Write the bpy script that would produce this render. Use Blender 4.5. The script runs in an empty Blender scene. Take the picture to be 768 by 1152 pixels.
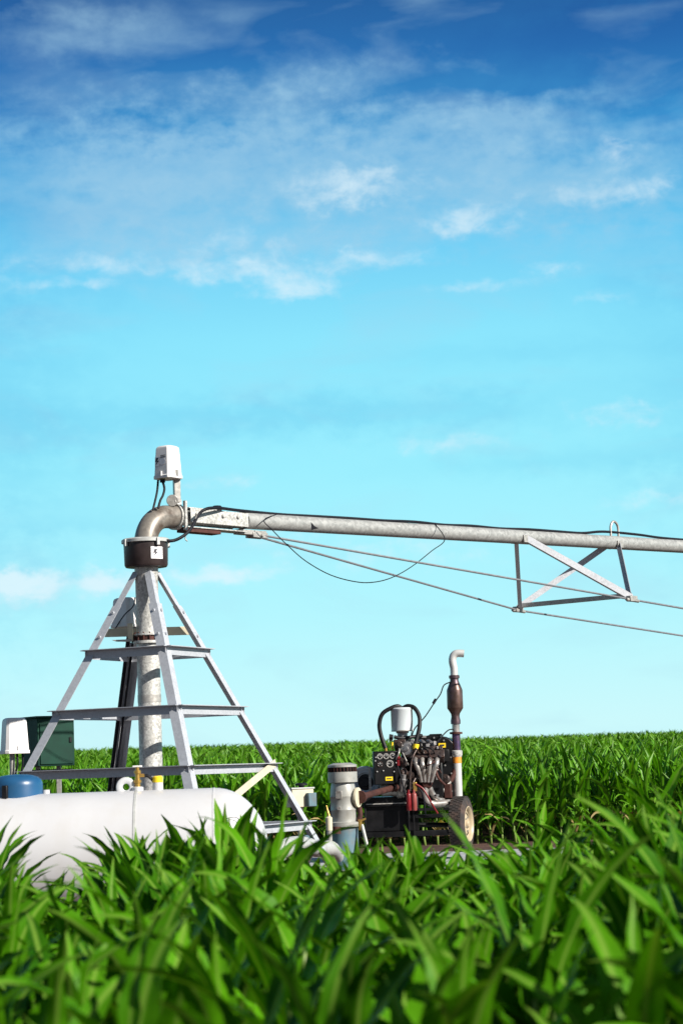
import bpy, bmesh, math, random
import numpy as np
from mathutils import Vector, Matrix

random.seed(11); rng = np.random.default_rng(5)
S = bpy.context.scene
COL = S.collection
R = math.radians
V = Vector

# ------------------------------------------------------------------ camera
F = 2400.0                       # focal length in photograph pixels (768 x 1152)
EYE = 1.25
PITCH = math.atan(289 / F); ROLL = R(-2.0)
CAMR = Matrix.Rotation(R(90) + PITCH, 3, 'X') @ Matrix.Rotation(ROLL, 3, 'Z')
def P(px, py, Y):
    d = CAMR @ V(((px - 384) / F, (576 - py) / F, -1.0))
    return V((0, 0, EYE)) + d * (Y / d.y)

cam_d = bpy.data.cameras.new('camera'); cam = bpy.data.objects.new('camera', cam_d); COL.objects.link(cam)
cam.location = (0, 0, EYE); cam.rotation_euler = CAMR.to_euler()
cam_d.sensor_fit = 'VERTICAL'; cam_d.sensor_height = 36; cam_d.lens = 36 * F / 1152
cam_d.clip_start = 0.05; cam_d.clip_end = 6000
cam_d.dof.use_dof = True; cam_d.dof.focus_distance = 25.5; cam_d.dof.aperture_fstop = 3.9
S.camera = cam

# ------------------------------------------------------------------ materials
def new_mat(name):
    m = bpy.data.materials.new(name); m.use_nodes = True
    nt = m.node_tree
    return m, nt, nt.nodes['Principled BSDF']
def mat(name, col, rough=.5, metal=0.0, var=.12, scale=18.0, bump=0.0, dirt=None, dirt_amt=.5, dirt_scale=6.0, stretch=(1,1,1), spec=.5):
    m, nt, b = new_mat(name); N, L = nt.nodes, nt.links
    tc = N.new('ShaderNodeTexCoord'); mp = N.new('ShaderNodeMapping'); mp.inputs['Scale'].default_value = stretch
    L.new(tc.outputs['Object'], mp.inputs['Vector'])
    no = N.new('ShaderNodeTexNoise'); no.inputs['Scale'].default_value = scale; no.inputs['Detail'].default_value = 6
    L.new(mp.outputs[0], no.inputs['Vector'])
    rp = N.new('ShaderNodeValToRGB')
    lo = [c * (1 - var) for c in col]; hi = [min(1, c * (1 + var)) for c in col]
    rp.color_ramp.elements[0].position = .3; rp.color_ramp.elements[1].position = .7
    rp.color_ramp.elements[0].color = (*lo, 1); rp.color_ramp.elements[1].color = (*hi, 1)
    L.new(no.outputs['Fac'], rp.inputs['Fac'])
    out = rp.outputs['Color']
    if dirt:
        n2 = N.new('ShaderNodeTexNoise'); n2.inputs['Scale'].default_value = dirt_scale; n2.inputs['Detail'].default_value = 8; n2.inputs['Roughness'].default_value = .65
        L.new(mp.outputs[0], n2.inputs['Vector'])
        r2 = N.new('ShaderNodeValToRGB'); r2.color_ramp.elements[0].position = .48; r2.color_ramp.elements[1].position = .72
        r2.color_ramp.elements[1].color = (dirt_amt,) * 3 + (1,)
        L.new(n2.outputs['Fac'], r2.inputs['Fac'])
        mx = N.new('ShaderNodeMixRGB'); L.new(r2.outputs['Color'], mx.inputs['Fac']); L.new(out, mx.inputs['Color1']); mx.inputs['Color2'].default_value = (*dirt, 1)
        out = mx.outputs['Color']
    L.new(out, b.inputs['Base Color'])
    mr = N.new('ShaderNodeMapRange'); mr.inputs['To Min'].default_value = max(.03, rough - .1); mr.inputs['To Max'].default_value = min(1, rough + .1)
    L.new(no.outputs['Fac'], mr.inputs['Value']); L.new(mr.outputs[0], b.inputs['Roughness'])
    b.inputs['Metallic'].default_value = metal
    b.inputs['Specular IOR Level'].default_value = spec
    if bump:
        bp = N.new('ShaderNodeBump'); bp.inputs['Strength'].default_value = bump; bp.inputs['Distance'].default_value = .01
        L.new(no.outputs['Fac'], bp.inputs['Height']); L.new(bp.outputs[0], b.inputs['Normal'])
    return m

def galv(name, col, vscale=38.0, contrast=.22, rough=.45, metal=.35, blotch=None):
    m, nt, b = new_mat(name); N, L = nt.nodes, nt.links
    tc = N.new('ShaderNodeTexCoord')
    vo = N.new('ShaderNodeTexVoronoi'); vo.inputs['Scale'].default_value = vscale; L.new(tc.outputs['Object'], vo.inputs['Vector'])
    no = N.new('ShaderNodeTexNoise'); no.inputs['Scale'].default_value = 7; no.inputs['Detail'].default_value = 8; L.new(tc.outputs['Object'], no.inputs['Vector'])
    bw = N.new('ShaderNodeRGBToBW'); L.new(vo.outputs['Color'], bw.inputs[0])
    ad = N.new('ShaderNodeMath'); ad.operation = 'MULTIPLY_ADD'; ad.inputs[1].default_value = .6; L.new(bw.outputs[0], ad.inputs[0]); 
    ml = N.new('ShaderNodeMath'); ml.operation = 'MULTIPLY'; ml.inputs[1].default_value = .4; L.new(no.outputs['Fac'], ml.inputs[0]); L.new(ml.outputs[0], ad.inputs[2])
    rp = N.new('ShaderNodeValToRGB'); rp.color_ramp.elements[0].position = .2; rp.color_ramp.elements[1].position = .8
    rp.color_ramp.elements[0].color = (*[c * (1 - contrast) for c in col], 1); rp.color_ramp.elements[1].color = (*[min(1, c * (1 + contrast)) for c in col], 1)
    L.new(ad.outputs[0], rp.inputs['Fac']); out = rp.outputs['Color']
    if blotch:
        n2 = N.new('ShaderNodeTexNoise'); n2.inputs['Scale'].default_value = 4.0; n2.inputs['Detail'].default_value = 6; L.new(tc.outputs['Object'], n2.inputs['Vector'])
        r2 = N.new('ShaderNodeValToRGB'); r2.color_ramp.elements[0].position = .45; r2.color_ramp.elements[1].position = .65; L.new(n2.outputs['Fac'], r2.inputs['Fac'])
        mx = N.new('ShaderNodeMixRGB'); L.new(r2.outputs['Color'], mx.inputs['Fac']); L.new(out, mx.inputs['Color1']); mx.inputs['Color2'].default_value = (*blotch, 1); out = mx.outputs['Color']
    L.new(out, b.inputs['Base Color']); b.inputs['Metallic'].default_value = metal
    mr = N.new('ShaderNodeMapRange'); mr.inputs['To Min'].default_value = rough - .12; mr.inputs['To Max'].default_value = rough + .12
    L.new(ad.outputs[0], mr.inputs['Value']); L.new(mr.outputs[0], b.inputs['Roughness'])
    return m

M = {}
M['galv'] = galv('galvanised_pipe', (.46, .46, .44), 58, .40, .50, .25)
M['galv_arm'] = galv('galvanised_arm_pipe', (.29, .30, .295), 34, .22, .55, .2)
M['galv_dark'] = galv('weathered_galvanised', (.36, .35, .33), 40, .2)
M['leg'] = galv('grey_steel_angle', (.44, .46, .50), 60, .10, .5, .25)
M['rod'] = mat('steel_rod', (.20, .21, .23), .5, .4)
M['elbow'] = galv('blotched_elbow', (.22, .20, .175), 34, .15, .42, .3, blotch=(.060, .034, .020))  # noise blotches of brown over the grey base
M['darkband'] = mat('dark_plastic_band', (.030, .020, .020), .42, 0, .3, 10)
M['capgrey'] = mat('grey_cap', (.42, .43, .42), .5, .1)
M['white'] = mat('white_plastic', (.72, .705, .70), .45, 0, .03, 5, dirt=(.55, .52, .48), dirt_amt=.25)
M['tank'] = mat('white_tank_paint', (.50, .505, .525), .40, 0, .03, 3, dirt=(.44, .42, .39), dirt_amt=.35, dirt_scale=4, stretch=(1, 1, .5))
M['blue'] = mat('blue_plastic', (.012, .072, .17), .34, 0, .10, 5, dirt=(.05, .11, .18), dirt_amt=.4)
M['black'] = mat('black_paint', (.005, .005, .006), .42, 0, .5, 9, dirt=(.016, .013, .012), dirt_amt=.3, spec=.25)
M['rubber'] = mat('black_rubber', (.008, .008, .010), .5, spec=.3)
M['cable'] = mat('black_cable', (.006, .007, .012), .6, spec=.2)
M['tyre'] = mat('tyre_rubber', (.028, .023, .022), .85, 0, .3, 20, .3, dirt=(.105, .062, .046), dirt_amt=.85, dirt_scale=5)
M['rim'] = mat('cream_rim', (.42, .345, .23), .45, 0, .06, 8, dirt=(.35, .25, .15), dirt_amt=.4)
M['rust'] = mat('rusty_steel', (.065, .022, .017), .7, .3, .4, 14, .2)
M['muffler'] = mat('heat_browned_steel', (.12, .075, .062), .42, .7, .35, 10, 0, dirt=(.10, .08, .13), dirt_amt=.8, dirt_scale=5)
M['blued'] = mat('heat_blued_steel', (.12, .085, .17), .35, .8, .3, 10, 0, dirt=(.16, .09, .05), dirt_amt=.7)
M['steel'] = mat('bright_steel', (.44, .42, .40), .3, .6, .2, 14, 0, dirt=(.10, .06, .045), dirt_amt=.8, dirt_scale=9)
M['alupipe'] = mat('dull_aluminised_pipe', (.55, .55, .54), .42, .25, .06, 10)
M['alu'] = mat('cast_aluminium', (.30, .29, .29), .38, .6, .3, 25, .2, dirt=(.05, .03, .027), dirt_amt=.8, dirt_scale=12)
M['dirtymetal'] = mat('oily_metal', (.055, .04, .037), .4, .5, .5, 30, .3, dirt=(.13, .07, .05), dirt_amt=.7, dirt_scale=16)
M['drive'] = mat('pale_green_grey_paint', (.36, .365, .345), .42, .25, .12, 8, 0, dirt=(.22, .20, .16), dirt_amt=.6, dirt_scale=7)
M['cream'] = mat('cream_paint', (.56, .51, .38), .5, 0, .08, 8, dirt=(.4, .35, .25), dirt_amt=.4)
M['green'] = mat('dark_green_paint', (.003, .034, .022), .6, 0, .15, 6, dirt=(.006, .05, .03), dirt_amt=.4, spec=.2)
M['brass'] = mat('brass', (.62, .38, .10), .3, .8, .15)
M['yellow'] = mat('yellow_plastic', (.85, .60, .02), .4, 0, .08)
M['red'] = mat('red_paint', (.16, .006, .010), .35, 0, .2, 12, dirt=(.2, .04, .04), dirt_amt=.5)
M['pinkred'] = mat('faded_red', (.24, .05, .045), .45)
M['orange'] = mat('orange_tape', (.75, .28, .03), .5)
M['face'] = mat('gauge_face', (.40, .40, .40), .4)
M['sticker'] = mat('sticker_white', (.80, .78, .80), .4, 0, .02)
M['ink'] = mat('sticker_ink', (.02, .02, .03), .5)
M['filter'] = mat('pale_blue_filter_shell', (.60, .66, .69), .25, .1, .03, 6)
M['duct'] = mat('blue_grey_duct', (.36, .43, .49), .5, .1, .15)
M['pumpblue'] = mat('faded_blue_paint', (.085, .16, .20), .55, 0, .15, 8, dirt=(.14, .11, .09), dirt_amt=.7)
M['stalk'] = mat('corn_stalk', (.16, .24, .05), .5, 0, .2, 9, stretch=(1, 1, .3))
M['wood'] = mat('far_foliage', (.02, .05, .03), .8)

def soil_mat():
    m, nt, b = new_mat('bare_soil'); N, L = nt.nodes, nt.links
    tc = N.new('ShaderNodeTexCoord')
    n1 = N.new('ShaderNodeTexNoise'); n1.inputs['Scale'].default_value = 1.3; n1.inputs['Detail'].default_value = 12; n1.inputs['Roughness'].default_value = .7
    L.new(tc.outputs['Object'], n1.inputs['Vector'])
    rp = N.new('ShaderNodeValToRGB'); e = rp.color_ramp.elements
    e[0].position = .3; e[0].color = (.030, .013, .009, 1); e[1].position = .7; e[1].color = (.115, .052, .036, 1)
    L.new(n1.outputs['Fac'], rp.inputs['Fac']); L.new(rp.outputs['Color'], b.inputs['Base Color'])
    b.inputs['Roughness'].default_value = .95
    n2 = N.new('ShaderNodeTexNoise'); n2.inputs['Scale'].default_value = 14; n2.inputs['Detail'].default_value = 8; L.new(tc.outputs['Object'], n2.inputs['Vector'])
    bp = N.new('ShaderNodeBump'); bp.inputs['Strength'].default_value = 1; bp.inputs['Distance'].default_value = .05
    L.new(n2.outputs['Fac'], bp.inputs['Height']); L.new(bp.outputs[0], b.inputs['Normal'])
    return m
M['soil'] = soil_mat()
M['concrete'] = mat('concrete', (.36, .37, .38), .85, 0, .15, 6, .2, dirt=(.14, .09, .07), dirt_amt=.7, dirt_scale=2)

def leaf_mat(name, deep, mid, rib, use_attr, trans=.20, dry=False, spec=.07):
    m, nt, b = new_mat(name); N, L = nt.nodes, nt.links
    uv = N.new('ShaderNodeUVMap'); uv.uv_map = 'leaf'
    sp = N.new('ShaderNodeSeparateXYZ'); L.new(uv.outputs[0], sp.inputs[0])
    # midrib: |u-.5| small
    a = N.new('ShaderNodeMath'); a.operation = 'SUBTRACT'; a.inputs[1].default_value = .5; L.new(sp.outputs['X'], a.inputs[0])
    ab = N.new('ShaderNodeMath'); ab.operation = 'ABSOLUTE'; L.new(a.outputs[0], ab.inputs[0])
    mr = N.new('ShaderNodeMapRange'); mr.inputs['From Min'].default_value = .035; mr.inputs['From Max'].default_value = .09; mr.inputs['To Min'].default_value = .75; mr.inputs['To Max'].default_value = 0
    L.new(ab.outputs[0], mr.inputs['Value'])
    if use_attr:
        at = N.new('ShaderNodeAttribute'); at.attribute_name = 'tone'; rnd = at.outputs['Fac']
    else:
        oi = N.new('ShaderNodeObjectInfo'); rnd = oi.outputs['Random']
    tc = N.new('ShaderNodeTexCoord')
    no = N.new('ShaderNodeTexNoise'); no.inputs['Scale'].default_value = 5; no.inputs['Detail'].default_value = 3; L.new(tc.outputs['Object'], no.inputs['Vector'])
    # fine parallel veins
    wv = N.new('ShaderNodeMath'); wv.operation = 'MULTIPLY'; wv.inputs[1].default_value = 95; L.new(sp.outputs['X'], wv.inputs[0])
    sn = N.new('ShaderNodeMath'); sn.operation = 'SINE'; L.new(wv.outputs[0], sn.inputs[0])
    s1 = N.new('ShaderNodeMath'); s1.operation = 'MULTIPLY_ADD'; s1.inputs[1].default_value = .06; L.new(sn.outputs[0], s1.inputs[0]); L.new(no.outputs['Fac'], s1.inputs[2])
    s2 = N.new('ShaderNodeMath'); s2.operation = 'MULTIPLY_ADD'; s2.inputs[1].default_value = .5; L.new(rnd, s2.inputs[0]); L.new(s1.outputs[0], s2.inputs[2])
    rp = N.new('ShaderNodeValToRGB'); e = rp.color_ramp.elements
    e[0].position = .35; e[0].color = (*deep, 1); e[1].position = 1.05 if False else 1.0; e[1].color = (*mid, 1)
    L.new(s2.outputs[0], rp.inputs['Fac'])
    mx = N.new('ShaderNodeMixRGB'); L.new(mr.outputs[0], mx.inputs['Fac']); L.new(rp.outputs['Color'], mx.inputs['Color1']); mx.inputs['Color2'].default_value = (*rib, 1)
    L.new(mx.outputs['Color'], b.inputs['Base Color'])
    b.inputs['Roughness'].default_value = .45; b.inputs['Specular IOR Level'].default_value = spec
    tr = N.new('ShaderNodeBsdfTranslucent')
    br = N.new('ShaderNodeMixRGB'); br.blend_type = 'MULTIPLY'; br.inputs['Fac'].default_value = 1; L.new(mx.outputs['Color'], br.inputs['Color1']); br.inputs['Color2'].default_value = (1.2, 1.35, .3, 1)
    L.new(br.outputs['Color'], tr.inputs['Color'])
    ms = N.new('ShaderNodeMixShader'); ms.inputs['Fac'].default_value = trans
    L.new(b.outputs[0], ms.inputs[1]); L.new(tr.outputs[0], ms.inputs[2]); L.new(ms.outputs[0], N['Material Output'].inputs['Surface'])
    return m
DEEP, MIDG, RIBG = (.008, .055, .001), (.072, .235, .004), (.15, .27, .035)
M['leaf'] = leaf_mat('corn_leaf', DEEP, MIDG, RIBG, False)
M['leaf_field'] = leaf_mat('corn_leaf_field', (.013, .085, .003), (.10, .30, .008), RIBG, True, .26, spec=.30)
M['leaf_edge'] = leaf_mat('corn_leaf_edge', (.013, .085, .003), (.10, .30, .008), RIBG, False, .26, spec=.30)
M['dry'] = leaf_mat('dry_corn_leaf', (.20, .15, .06), (.38, .28, .12), (.45, .36, .2), False, .2)

# ------------------------------------------------------------------ mesh builder
BASE = {}
class MB:
    def __init__(s): s.v, s.f, s.mi = [], [], []
    def add(s, vs, fs, mi=0):
        o = len(s.v); s.v += [V(v) for v in vs]; s.f += [[i + o for i in f] for f in fs]; s.mi += [mi] * len(fs); return s
    def box(s, c, size, rz=0.0, taper=1.0, rot=None, mi=0):
        c = V(c); m = rot if rot is not None else Matrix.Rotation(rz, 3, 'Z')
        x, y, z = [a / 2 for a in size]; vs = []
        for k, (sx, sy, sz) in enumerate([(-1,-1,-1),(1,-1,-1),(1,1,-1),(-1,1,-1),(-1,-1,1),(1,-1,1),(1,1,1),(-1,1,1)]):
            t = taper if sz > 0 else 1
            vs.append(c + m @ V((sx * x * t, sy * y * t, sz * z)))
        return s.add(vs, [[3,2,1,0],[4,5,6,7],[0,1,5,4],[1,2,6,5],[2,3,7,6],[3,0,4,7]], mi)
    def sweep(s, pts, rads, n=12, cap=True, mi=0):
        pts = [V(p) for p in pts]
        if not isinstance(rads, (list, tuple)): rads = [rads] * len(pts)
        t = (pts[1] - pts[0]).normalized()
        u = t.orthogonal().normalized(); rings = []
        for i, p in enumerate(pts):
            a = pts[max(i - 1, 0)]; b = pts[min(i + 1, len(pts) - 1)]
            t2 = (b - a)
            t2 = t2.normalized() if t2.length > 1e-9 else t
            q = t.rotation_difference(t2); u = (q @ u).normalized(); t = t2; w = t.cross(u)
            rings.append([p + (u * math.cos(2 * math.pi * k / n) + w * math.sin(2 * math.pi * k / n)) * rads[i] for k in range(n)])
        vs = [v for r in rings for v in r]; fs = []
        for i in range(len(pts) - 1):
            for k in range(n): fs.append([i * n + k, i * n + (k + 1) % n, (i + 1) * n + (k + 1) % n, (i + 1) * n + k])
        if cap:
            fs.append(list(range(n))[::-1]); fs.append([(len(pts) - 1) * n + k for k in range(n)])
        return s.add(vs, fs, mi)
    def cyl(s, a, b, r, r2=None, n=24, mi=0):
        return s.sweep([a, b], [r, r if r2 is None else r2], n, True, mi)
    def lathe(s, a, axis, prof, n=32, mi=0, cap=True):
        # prof: list of (distance along axis, radius)
        a = V(a); ax = V(axis).normalized(); u = ax.orthogonal().normalized(); w = ax.cross(u); vs = []
        for (h, r) in prof:
            for k in range(n):
                an = 2 * math.pi * k / n; vs.append(a + ax * h + (u * math.cos(an) + w * math.sin(an)) * max(r, 1e-4))
        fs = []
        for i in range(len(prof) - 1):
            for k in range(n): fs.append([i * n + k, i * n + (k + 1) % n, (i + 1) * n + (k + 1) % n, (i + 1) * n + k])
        if cap: fs.append(list(range(n))[::-1]); fs.append([(len(prof) - 1) * n + k for k in range(n)])
        return s.add(vs, fs, mi)
    def angle(s, p0, p1, d1, d2, w1, w2, t, mi=0):
        p0, p1, d1, d2 = V(p0), V(p1), V(d1).normalized(), V(d2).normalized()
        sec = [(0, 0), (w1, 0), (w1, t), (t, t), (t, w2), (0, w2)]
        vs = [p + d1 * a + d2 * b for p in (p0, p1) for a, b in sec]
        fs = [[i, (i + 1) % 6, (i + 1) % 6 + 6, i + 6] for i in range(6)] + [[5, 4, 3, 2, 1, 0], [6, 7, 8, 9, 10, 11]]
        return s.add(vs, fs, mi)
    def prism(s, outline, depth, mi=0):
        # outline: list of 3D points (planar), depth: vector
        o = [V(p) for p in outline]; d = V(depth); n = len(o)
        fs = [list(range(n))[::-1], [i + n for i in range(n)]] + [[i, (i + 1) % n, (i + 1) % n + n, i + n] for i in range(n)]
        return s.add(o + [p + d for p in o], fs, mi)
    def torus(s, c, axis, R0, r, n=28, m=10, mi=0, sx=1.0):
        c = V(c); ax = V(axis).normalized(); u = ax.orthogonal().normalized(); w = ax.cross(u)
        vs = []
        for i in range(n):
            a = 2 * math.pi * i / n; d = u * math.cos(a) + w * math.sin(a)
            for j in range(m):
                b = 2 * math.pi * j / m; vs.append(c + d * (R0 + r * math.cos(b)) + ax * r * math.sin(b) * sx)
        fs = [[i * m + j, ((i + 1) % n) * m + j, ((i + 1) % n) * m + (j + 1) % m, i * m + (j + 1) % m] for i in range(n) for j in range(m)]
        return s.add(vs, fs, mi)
    def build(s, name, mats, parent=None, loc=None, bevel=0.0, smooth=True, label=None):
        off = BASE[parent.name] if parent is not None else V(loc or (0, 0, 0))
        me = bpy.data.meshes.new(name); me.from_pydata([v - off for v in s.v], [], s.f)
        ml = mats if isinstance(mats, (list, tuple)) else [mats]
        for m in ml: me.materials.append(m)
        for p, k in zip(me.polygons, s.mi): p.material_index = k
        bm = bmesh.new(); bm.from_mesh(me); bmesh.ops.recalc_face_normals(bm, faces=bm.faces); bm.to_mesh(me); bm.free()
        o = bpy.data.objects.new(name, me); COL.objects.link(o)
        if parent is not None: o.parent = parent
        else: o.location = off
        BASE[o.name] = off
        if bevel:
            b = o.modifiers.new('bevel', 'BEVEL'); b.width = bevel; b.segments = 2; b.limit_method = 'ANGLE'; b.angle_limit = R(35)
        if smooth:
            me.shade_smooth()
            me.set_sharp_from_angle(angle=R(35))
        if label: o['label'] = label
        return o

def thing(name, label, cat, loc, group=None):
    o = bpy.data.objects.new(name, None); COL.objects.link(o); o.location = loc; o.empty_display_size = .2
    o['label'] = label; o['category'] = cat
    if group: o['group'] = group
    BASE[o.name] = V(loc); return o
def tag(o, label, cat, group=None):
    o['label'] = label; o['category'] = cat
    if group: o['group'] = group
    return o
def spline(pts, k=8):
    pts = [V(p) for p in pts]; out = []
    for i in range(len(pts) - 1):
        p0 = pts[max(i - 1, 0)]; p1 = pts[i]; p2 = pts[i + 1]; p3 = pts[min(i + 2, len(pts) - 1)]
        for j in range(k):
            t = j / k
            out.append(.5 * ((2 * p1) + (p2 - p0) * t + (2 * p0 - 5 * p1 + 4 * p2 - p3) * t * t + (3 * p1 - p0 - 3 * p2 + p3) * t ** 3))
    out.append(pts[-1]); return out

# ------------------------------------------------------------------ setting: ground
def hz(y, x=0.0):
    if y < 36: return 0.0
    s = y - 36
    z = (.0163) * s - 2.0 * (1 - math.exp(-s / 260)) * 0
    if y > 112: z = (.0163) * 76 - .012 * (y - 112) 
    return max(z, 0.0) + .06 * math.sin(x * .11 + y * .03) * min(1, s / 40) * (1 if y < 200 else 0)
def make_ground():
    ys = list(np.linspace(-60, 30, 16)) + list(np.linspace(33, 125, 60)) + list(np.linspace(130, 240, 12)) + [400, 800, 1600, 3000]
    xs = [-3000, -1000, -300, -120] + list(np.linspace(-60, 60, 49)) + [120, 300, 1000, 3000]
    vs = [(x, y, hz(y, x)) for y in ys for x in xs]; n = len(xs)
    fs = [[j * n + i, j * n + i + 1, (j + 1) * n + i + 1, (j + 1) * n + i] for j in range(len(ys) - 1) for i in range(n - 1)]
    o = MB().add(vs, fs).build('ground', M['soil']); o['kind'] = 'structure'
make_ground()
pad = MB().box((1.75, 27.0, .03), (4.6, 3.2, .18)).build('concrete_pad', M['concrete'], bevel=.015); pad['kind'] = 'structure'

# ------------------------------------------------------------------ pivot tower
TY = 21.2; TX = P(167.3, 745, TY).x
AX = V((TX, TY, 0))
ROT = R(21)
def RR(z): return .607 + (2.495 - z) * .583
cd = [V((math.sin(ROT), -math.cos(ROT), 0)), V((math.cos(ROT), math.sin(ROT), 0)), V((-math.sin(ROT), math.cos(ROT), 0)), V((-math.cos(ROT), -math.sin(ROT), 0))]   # front, right, rear, left
LV = [2.495, 1.91, 1.335, .745]
tower = thing('pivot_tower', 'grey steel four-legged pyramid tower with a galvanised riser pipe and dark collar', 'irrigation tower', (TX, TY, 0))
def corner(k, z, extra=0.0): return AX + cd[k % 4] * (RR(z) + extra) + V((0, 0, z))
for k in range(4):
    d1 = (cd[(k + 1) % 4] - cd[k]).normalized(); d2 = (cd[(k - 1) % 4] - cd[k]).normalized()
    b = MB(); top = 3.27 if k != 2 else 2.6
    b.angle(corner(k, .02), corner(k, min(top, 2.93)), d1, d2, .096, .096, .009)
    if top > 3: b.angle(corner(k, 2.60, -.016), corner(k, top, -.016), d1, d2, .070, .070, .008)
    for z in (2.86, 2.62, 1.88, 1.30, .71):
        for d in (d1, d2):
            other = d2 if d is d1 else d1
            c = corner(k, z) + d * .05; nrm = -other
            nrm = (nrm - d * nrm.dot(d)).normalized()
            b.cyl(c - nrm * .004, c + nrm * .018, .014, n=8)
    b.box(corner(k, .03), (.32, .32, .02))
    b.build('leg', M['leg'], tower)
for z in LV:
    for k in range(4):
        a, c = corner(k, z), corner(k + 1, z); d = (c - a).normalized(); nrm = V((d.y, -d.x, 0))
        if nrm.dot(cd[k]) < 0: nrm = -nrm
        off = nrm * .012
        MB().angle(a + off - d * .03, c + off + d * .03, (0, 0, -1), nrm, .088, .068, .007).build('cross_bar', M['leg'], tower)
# cream knee brace across the right-hand face, from the right leg down to the front leg
kd = (cd[0] - cd[1]).normalized(); kn = V((cd[0] + cd[1])).normalized()
k0, k1 = corner(1, 1.30) + kn * .016 + kd * .03, corner(0, .77) + kn * .016 - kd * .03
dk = (k1 - k0).normalized(); MB().angle(k0, k1, dk.cross(kn), -kn, .075, .03, .007).build('knee_brace', M['cream'], tower)
# riser pipe
def zat(py, Y=TY, px=168): return P(px, py, Y).z
r0 = .114
rp = MB(); rp.lathe(AX, (0, 0, 1), [(0.0, r0 + .06), (.03, r0 + .06), (.031, r0), (zat(724), r0), (zat(724) + .001, r0 + .035), (zat(721), r0 + .035), (zat(721) + .001, r0)], 40)
riser = rp.build('riser_pipe', M['galv'], tower)
up = MB(); up.lathe(AX, (0, 0, 1), [(zat(716), r0), (zat(716) + .01, r0 + .03), (zat(713), r0 + .03), (zat(713) + .002, r0 - .001), (zat(648), r0 - .001), (zat(647), r0 + .004), (zat(637.5), r0 + .004)], 40)
up.build('upper_riser', M['galv'], tower)
gk = MB(); gk.lathe(AX, (0, 0, 1), [(zat(720.8), r0 + .012), (zat(716.4), r0 + .012)], 32)
for k in range(14):
    a = 2 * math.pi * k / 14; d = V((math.cos(a), math.sin(a), 0)) * (r0 + .022)
    gk.cyl(AX + d + V((0, 0, zat(723.5))), AX + d + V((0, 0, zat(711.5))), .008, n=6)
gk.build('flange_gasket', M['rust'], tower)
bnd = MB(); bnd.lathe(AX, (0, 0, 1), [(zat(720.5, px=150) - .62, r0 + .003), (zat(720.5) - .54, r0 + .003)], 32); bnd.build('pipe_strap', M['galv_dark'], tower)
# dark collector band and its cap
zb0, zb1 = zat(638), zat(611.5)
co = MB(); co.lathe(AX, (0, 0, 1), [(zb0 - .005, .15), (zb0, .205), (zb0 + .02, .216), (zb1, .222)], 48); collar = co.build('collector_band', M['darkband'], tower)
cp = MB(); cp.lathe(AX, (0, 0, 1), [(zb1 + .002, .224), (zb1 + .006, .242), (zb1 + .034, .242), (zb1 + .046, .225), (zb1 + .05, .13)], 48)
for a in (-50, 35, 120, 230):
    d = V((math.sin(R(a)), -math.cos(R(a)), 0)); cp.box(AX + d * .243 + V((0, 0, zb1 + .0)), (.03, .03, .07), rz=R(a))
cp.build('collar_cap', M['capgrey'], tower)
def zig(mb, o, u, w, n, s, mi=1, th=.12):
    # the black zigzag mark: three joined slanted strokes
    pts = [(-.15, .42), (.22, .42), (.02, .08), (.28, .08), (-.25, -.45), (-.05, -.02), (-.30, -.02)]
    mb.prism([o + u * (a * s) + w * (b * s) + n * .0022 for a, b in pts], n * .001, mi)
a0 = R(36); stk = MB(); vs = []; fs = []
for i in range(9):
    a = R(18) + R(34) * i / 8; d = V((math.sin(a), -math.cos(a), 0))
    for zz in (zb0 + .065, zb0 + .185): vs.append(AX + d * .2245 + V((0, 0, zz)))
for i in range(8): fs.append([2 * i, 2 * i + 2, 2 * i + 3, 2 * i + 1])
stk.add(vs, fs); dd = V((math.sin(R(31)), -math.cos(R(31)), 0)); uu = V((math.cos(R(31)), math.sin(R(31)), 0))
zig(stk, AX + dd * .2245 + V((0, 0, zb0 + .125)), uu, V((0, 0, 1)), dd, .085)
stk.build('sticker', [M['sticker'], M['ink']], collar, smooth=False)
# cable conduit down the rear leg, and the white channel that carries the rear box
cr = [corner(2, z, -.06) + V((-.07, -.02, 0)) for z in np.linspace(2.75, .1, 16)]
MB().sweep(cr, .022, 8).build('conduit', M['cable'], tower)
MB().sweep([p + V((.05, 0, 0)) for p in cr], .012, 6).build('conduit', M['cable'], tower)
pA, pB = P(118, 711, 21.35), P(214, 710.5, 21.45)
ch = MB().box((pA + pB) / 2, ((pB - pA).length, .02, .085), rz=math.atan2((pB - pA).y, (pB - pA).x))
ch.box(P(147, 711, 21.15), (.05, .06, .17)); ch.build('mounting_channel', M['cream'], tower, bevel=.003)
fn = MB().prism([P(126, 720, 21.1), P(148, 719, 21.1), P(148, 721.5, 21.1), P(130, 721.2, 21.1)], (0, .1, 0)); fn.build('bracket_plate', M['galv_dark'], tower)

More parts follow.
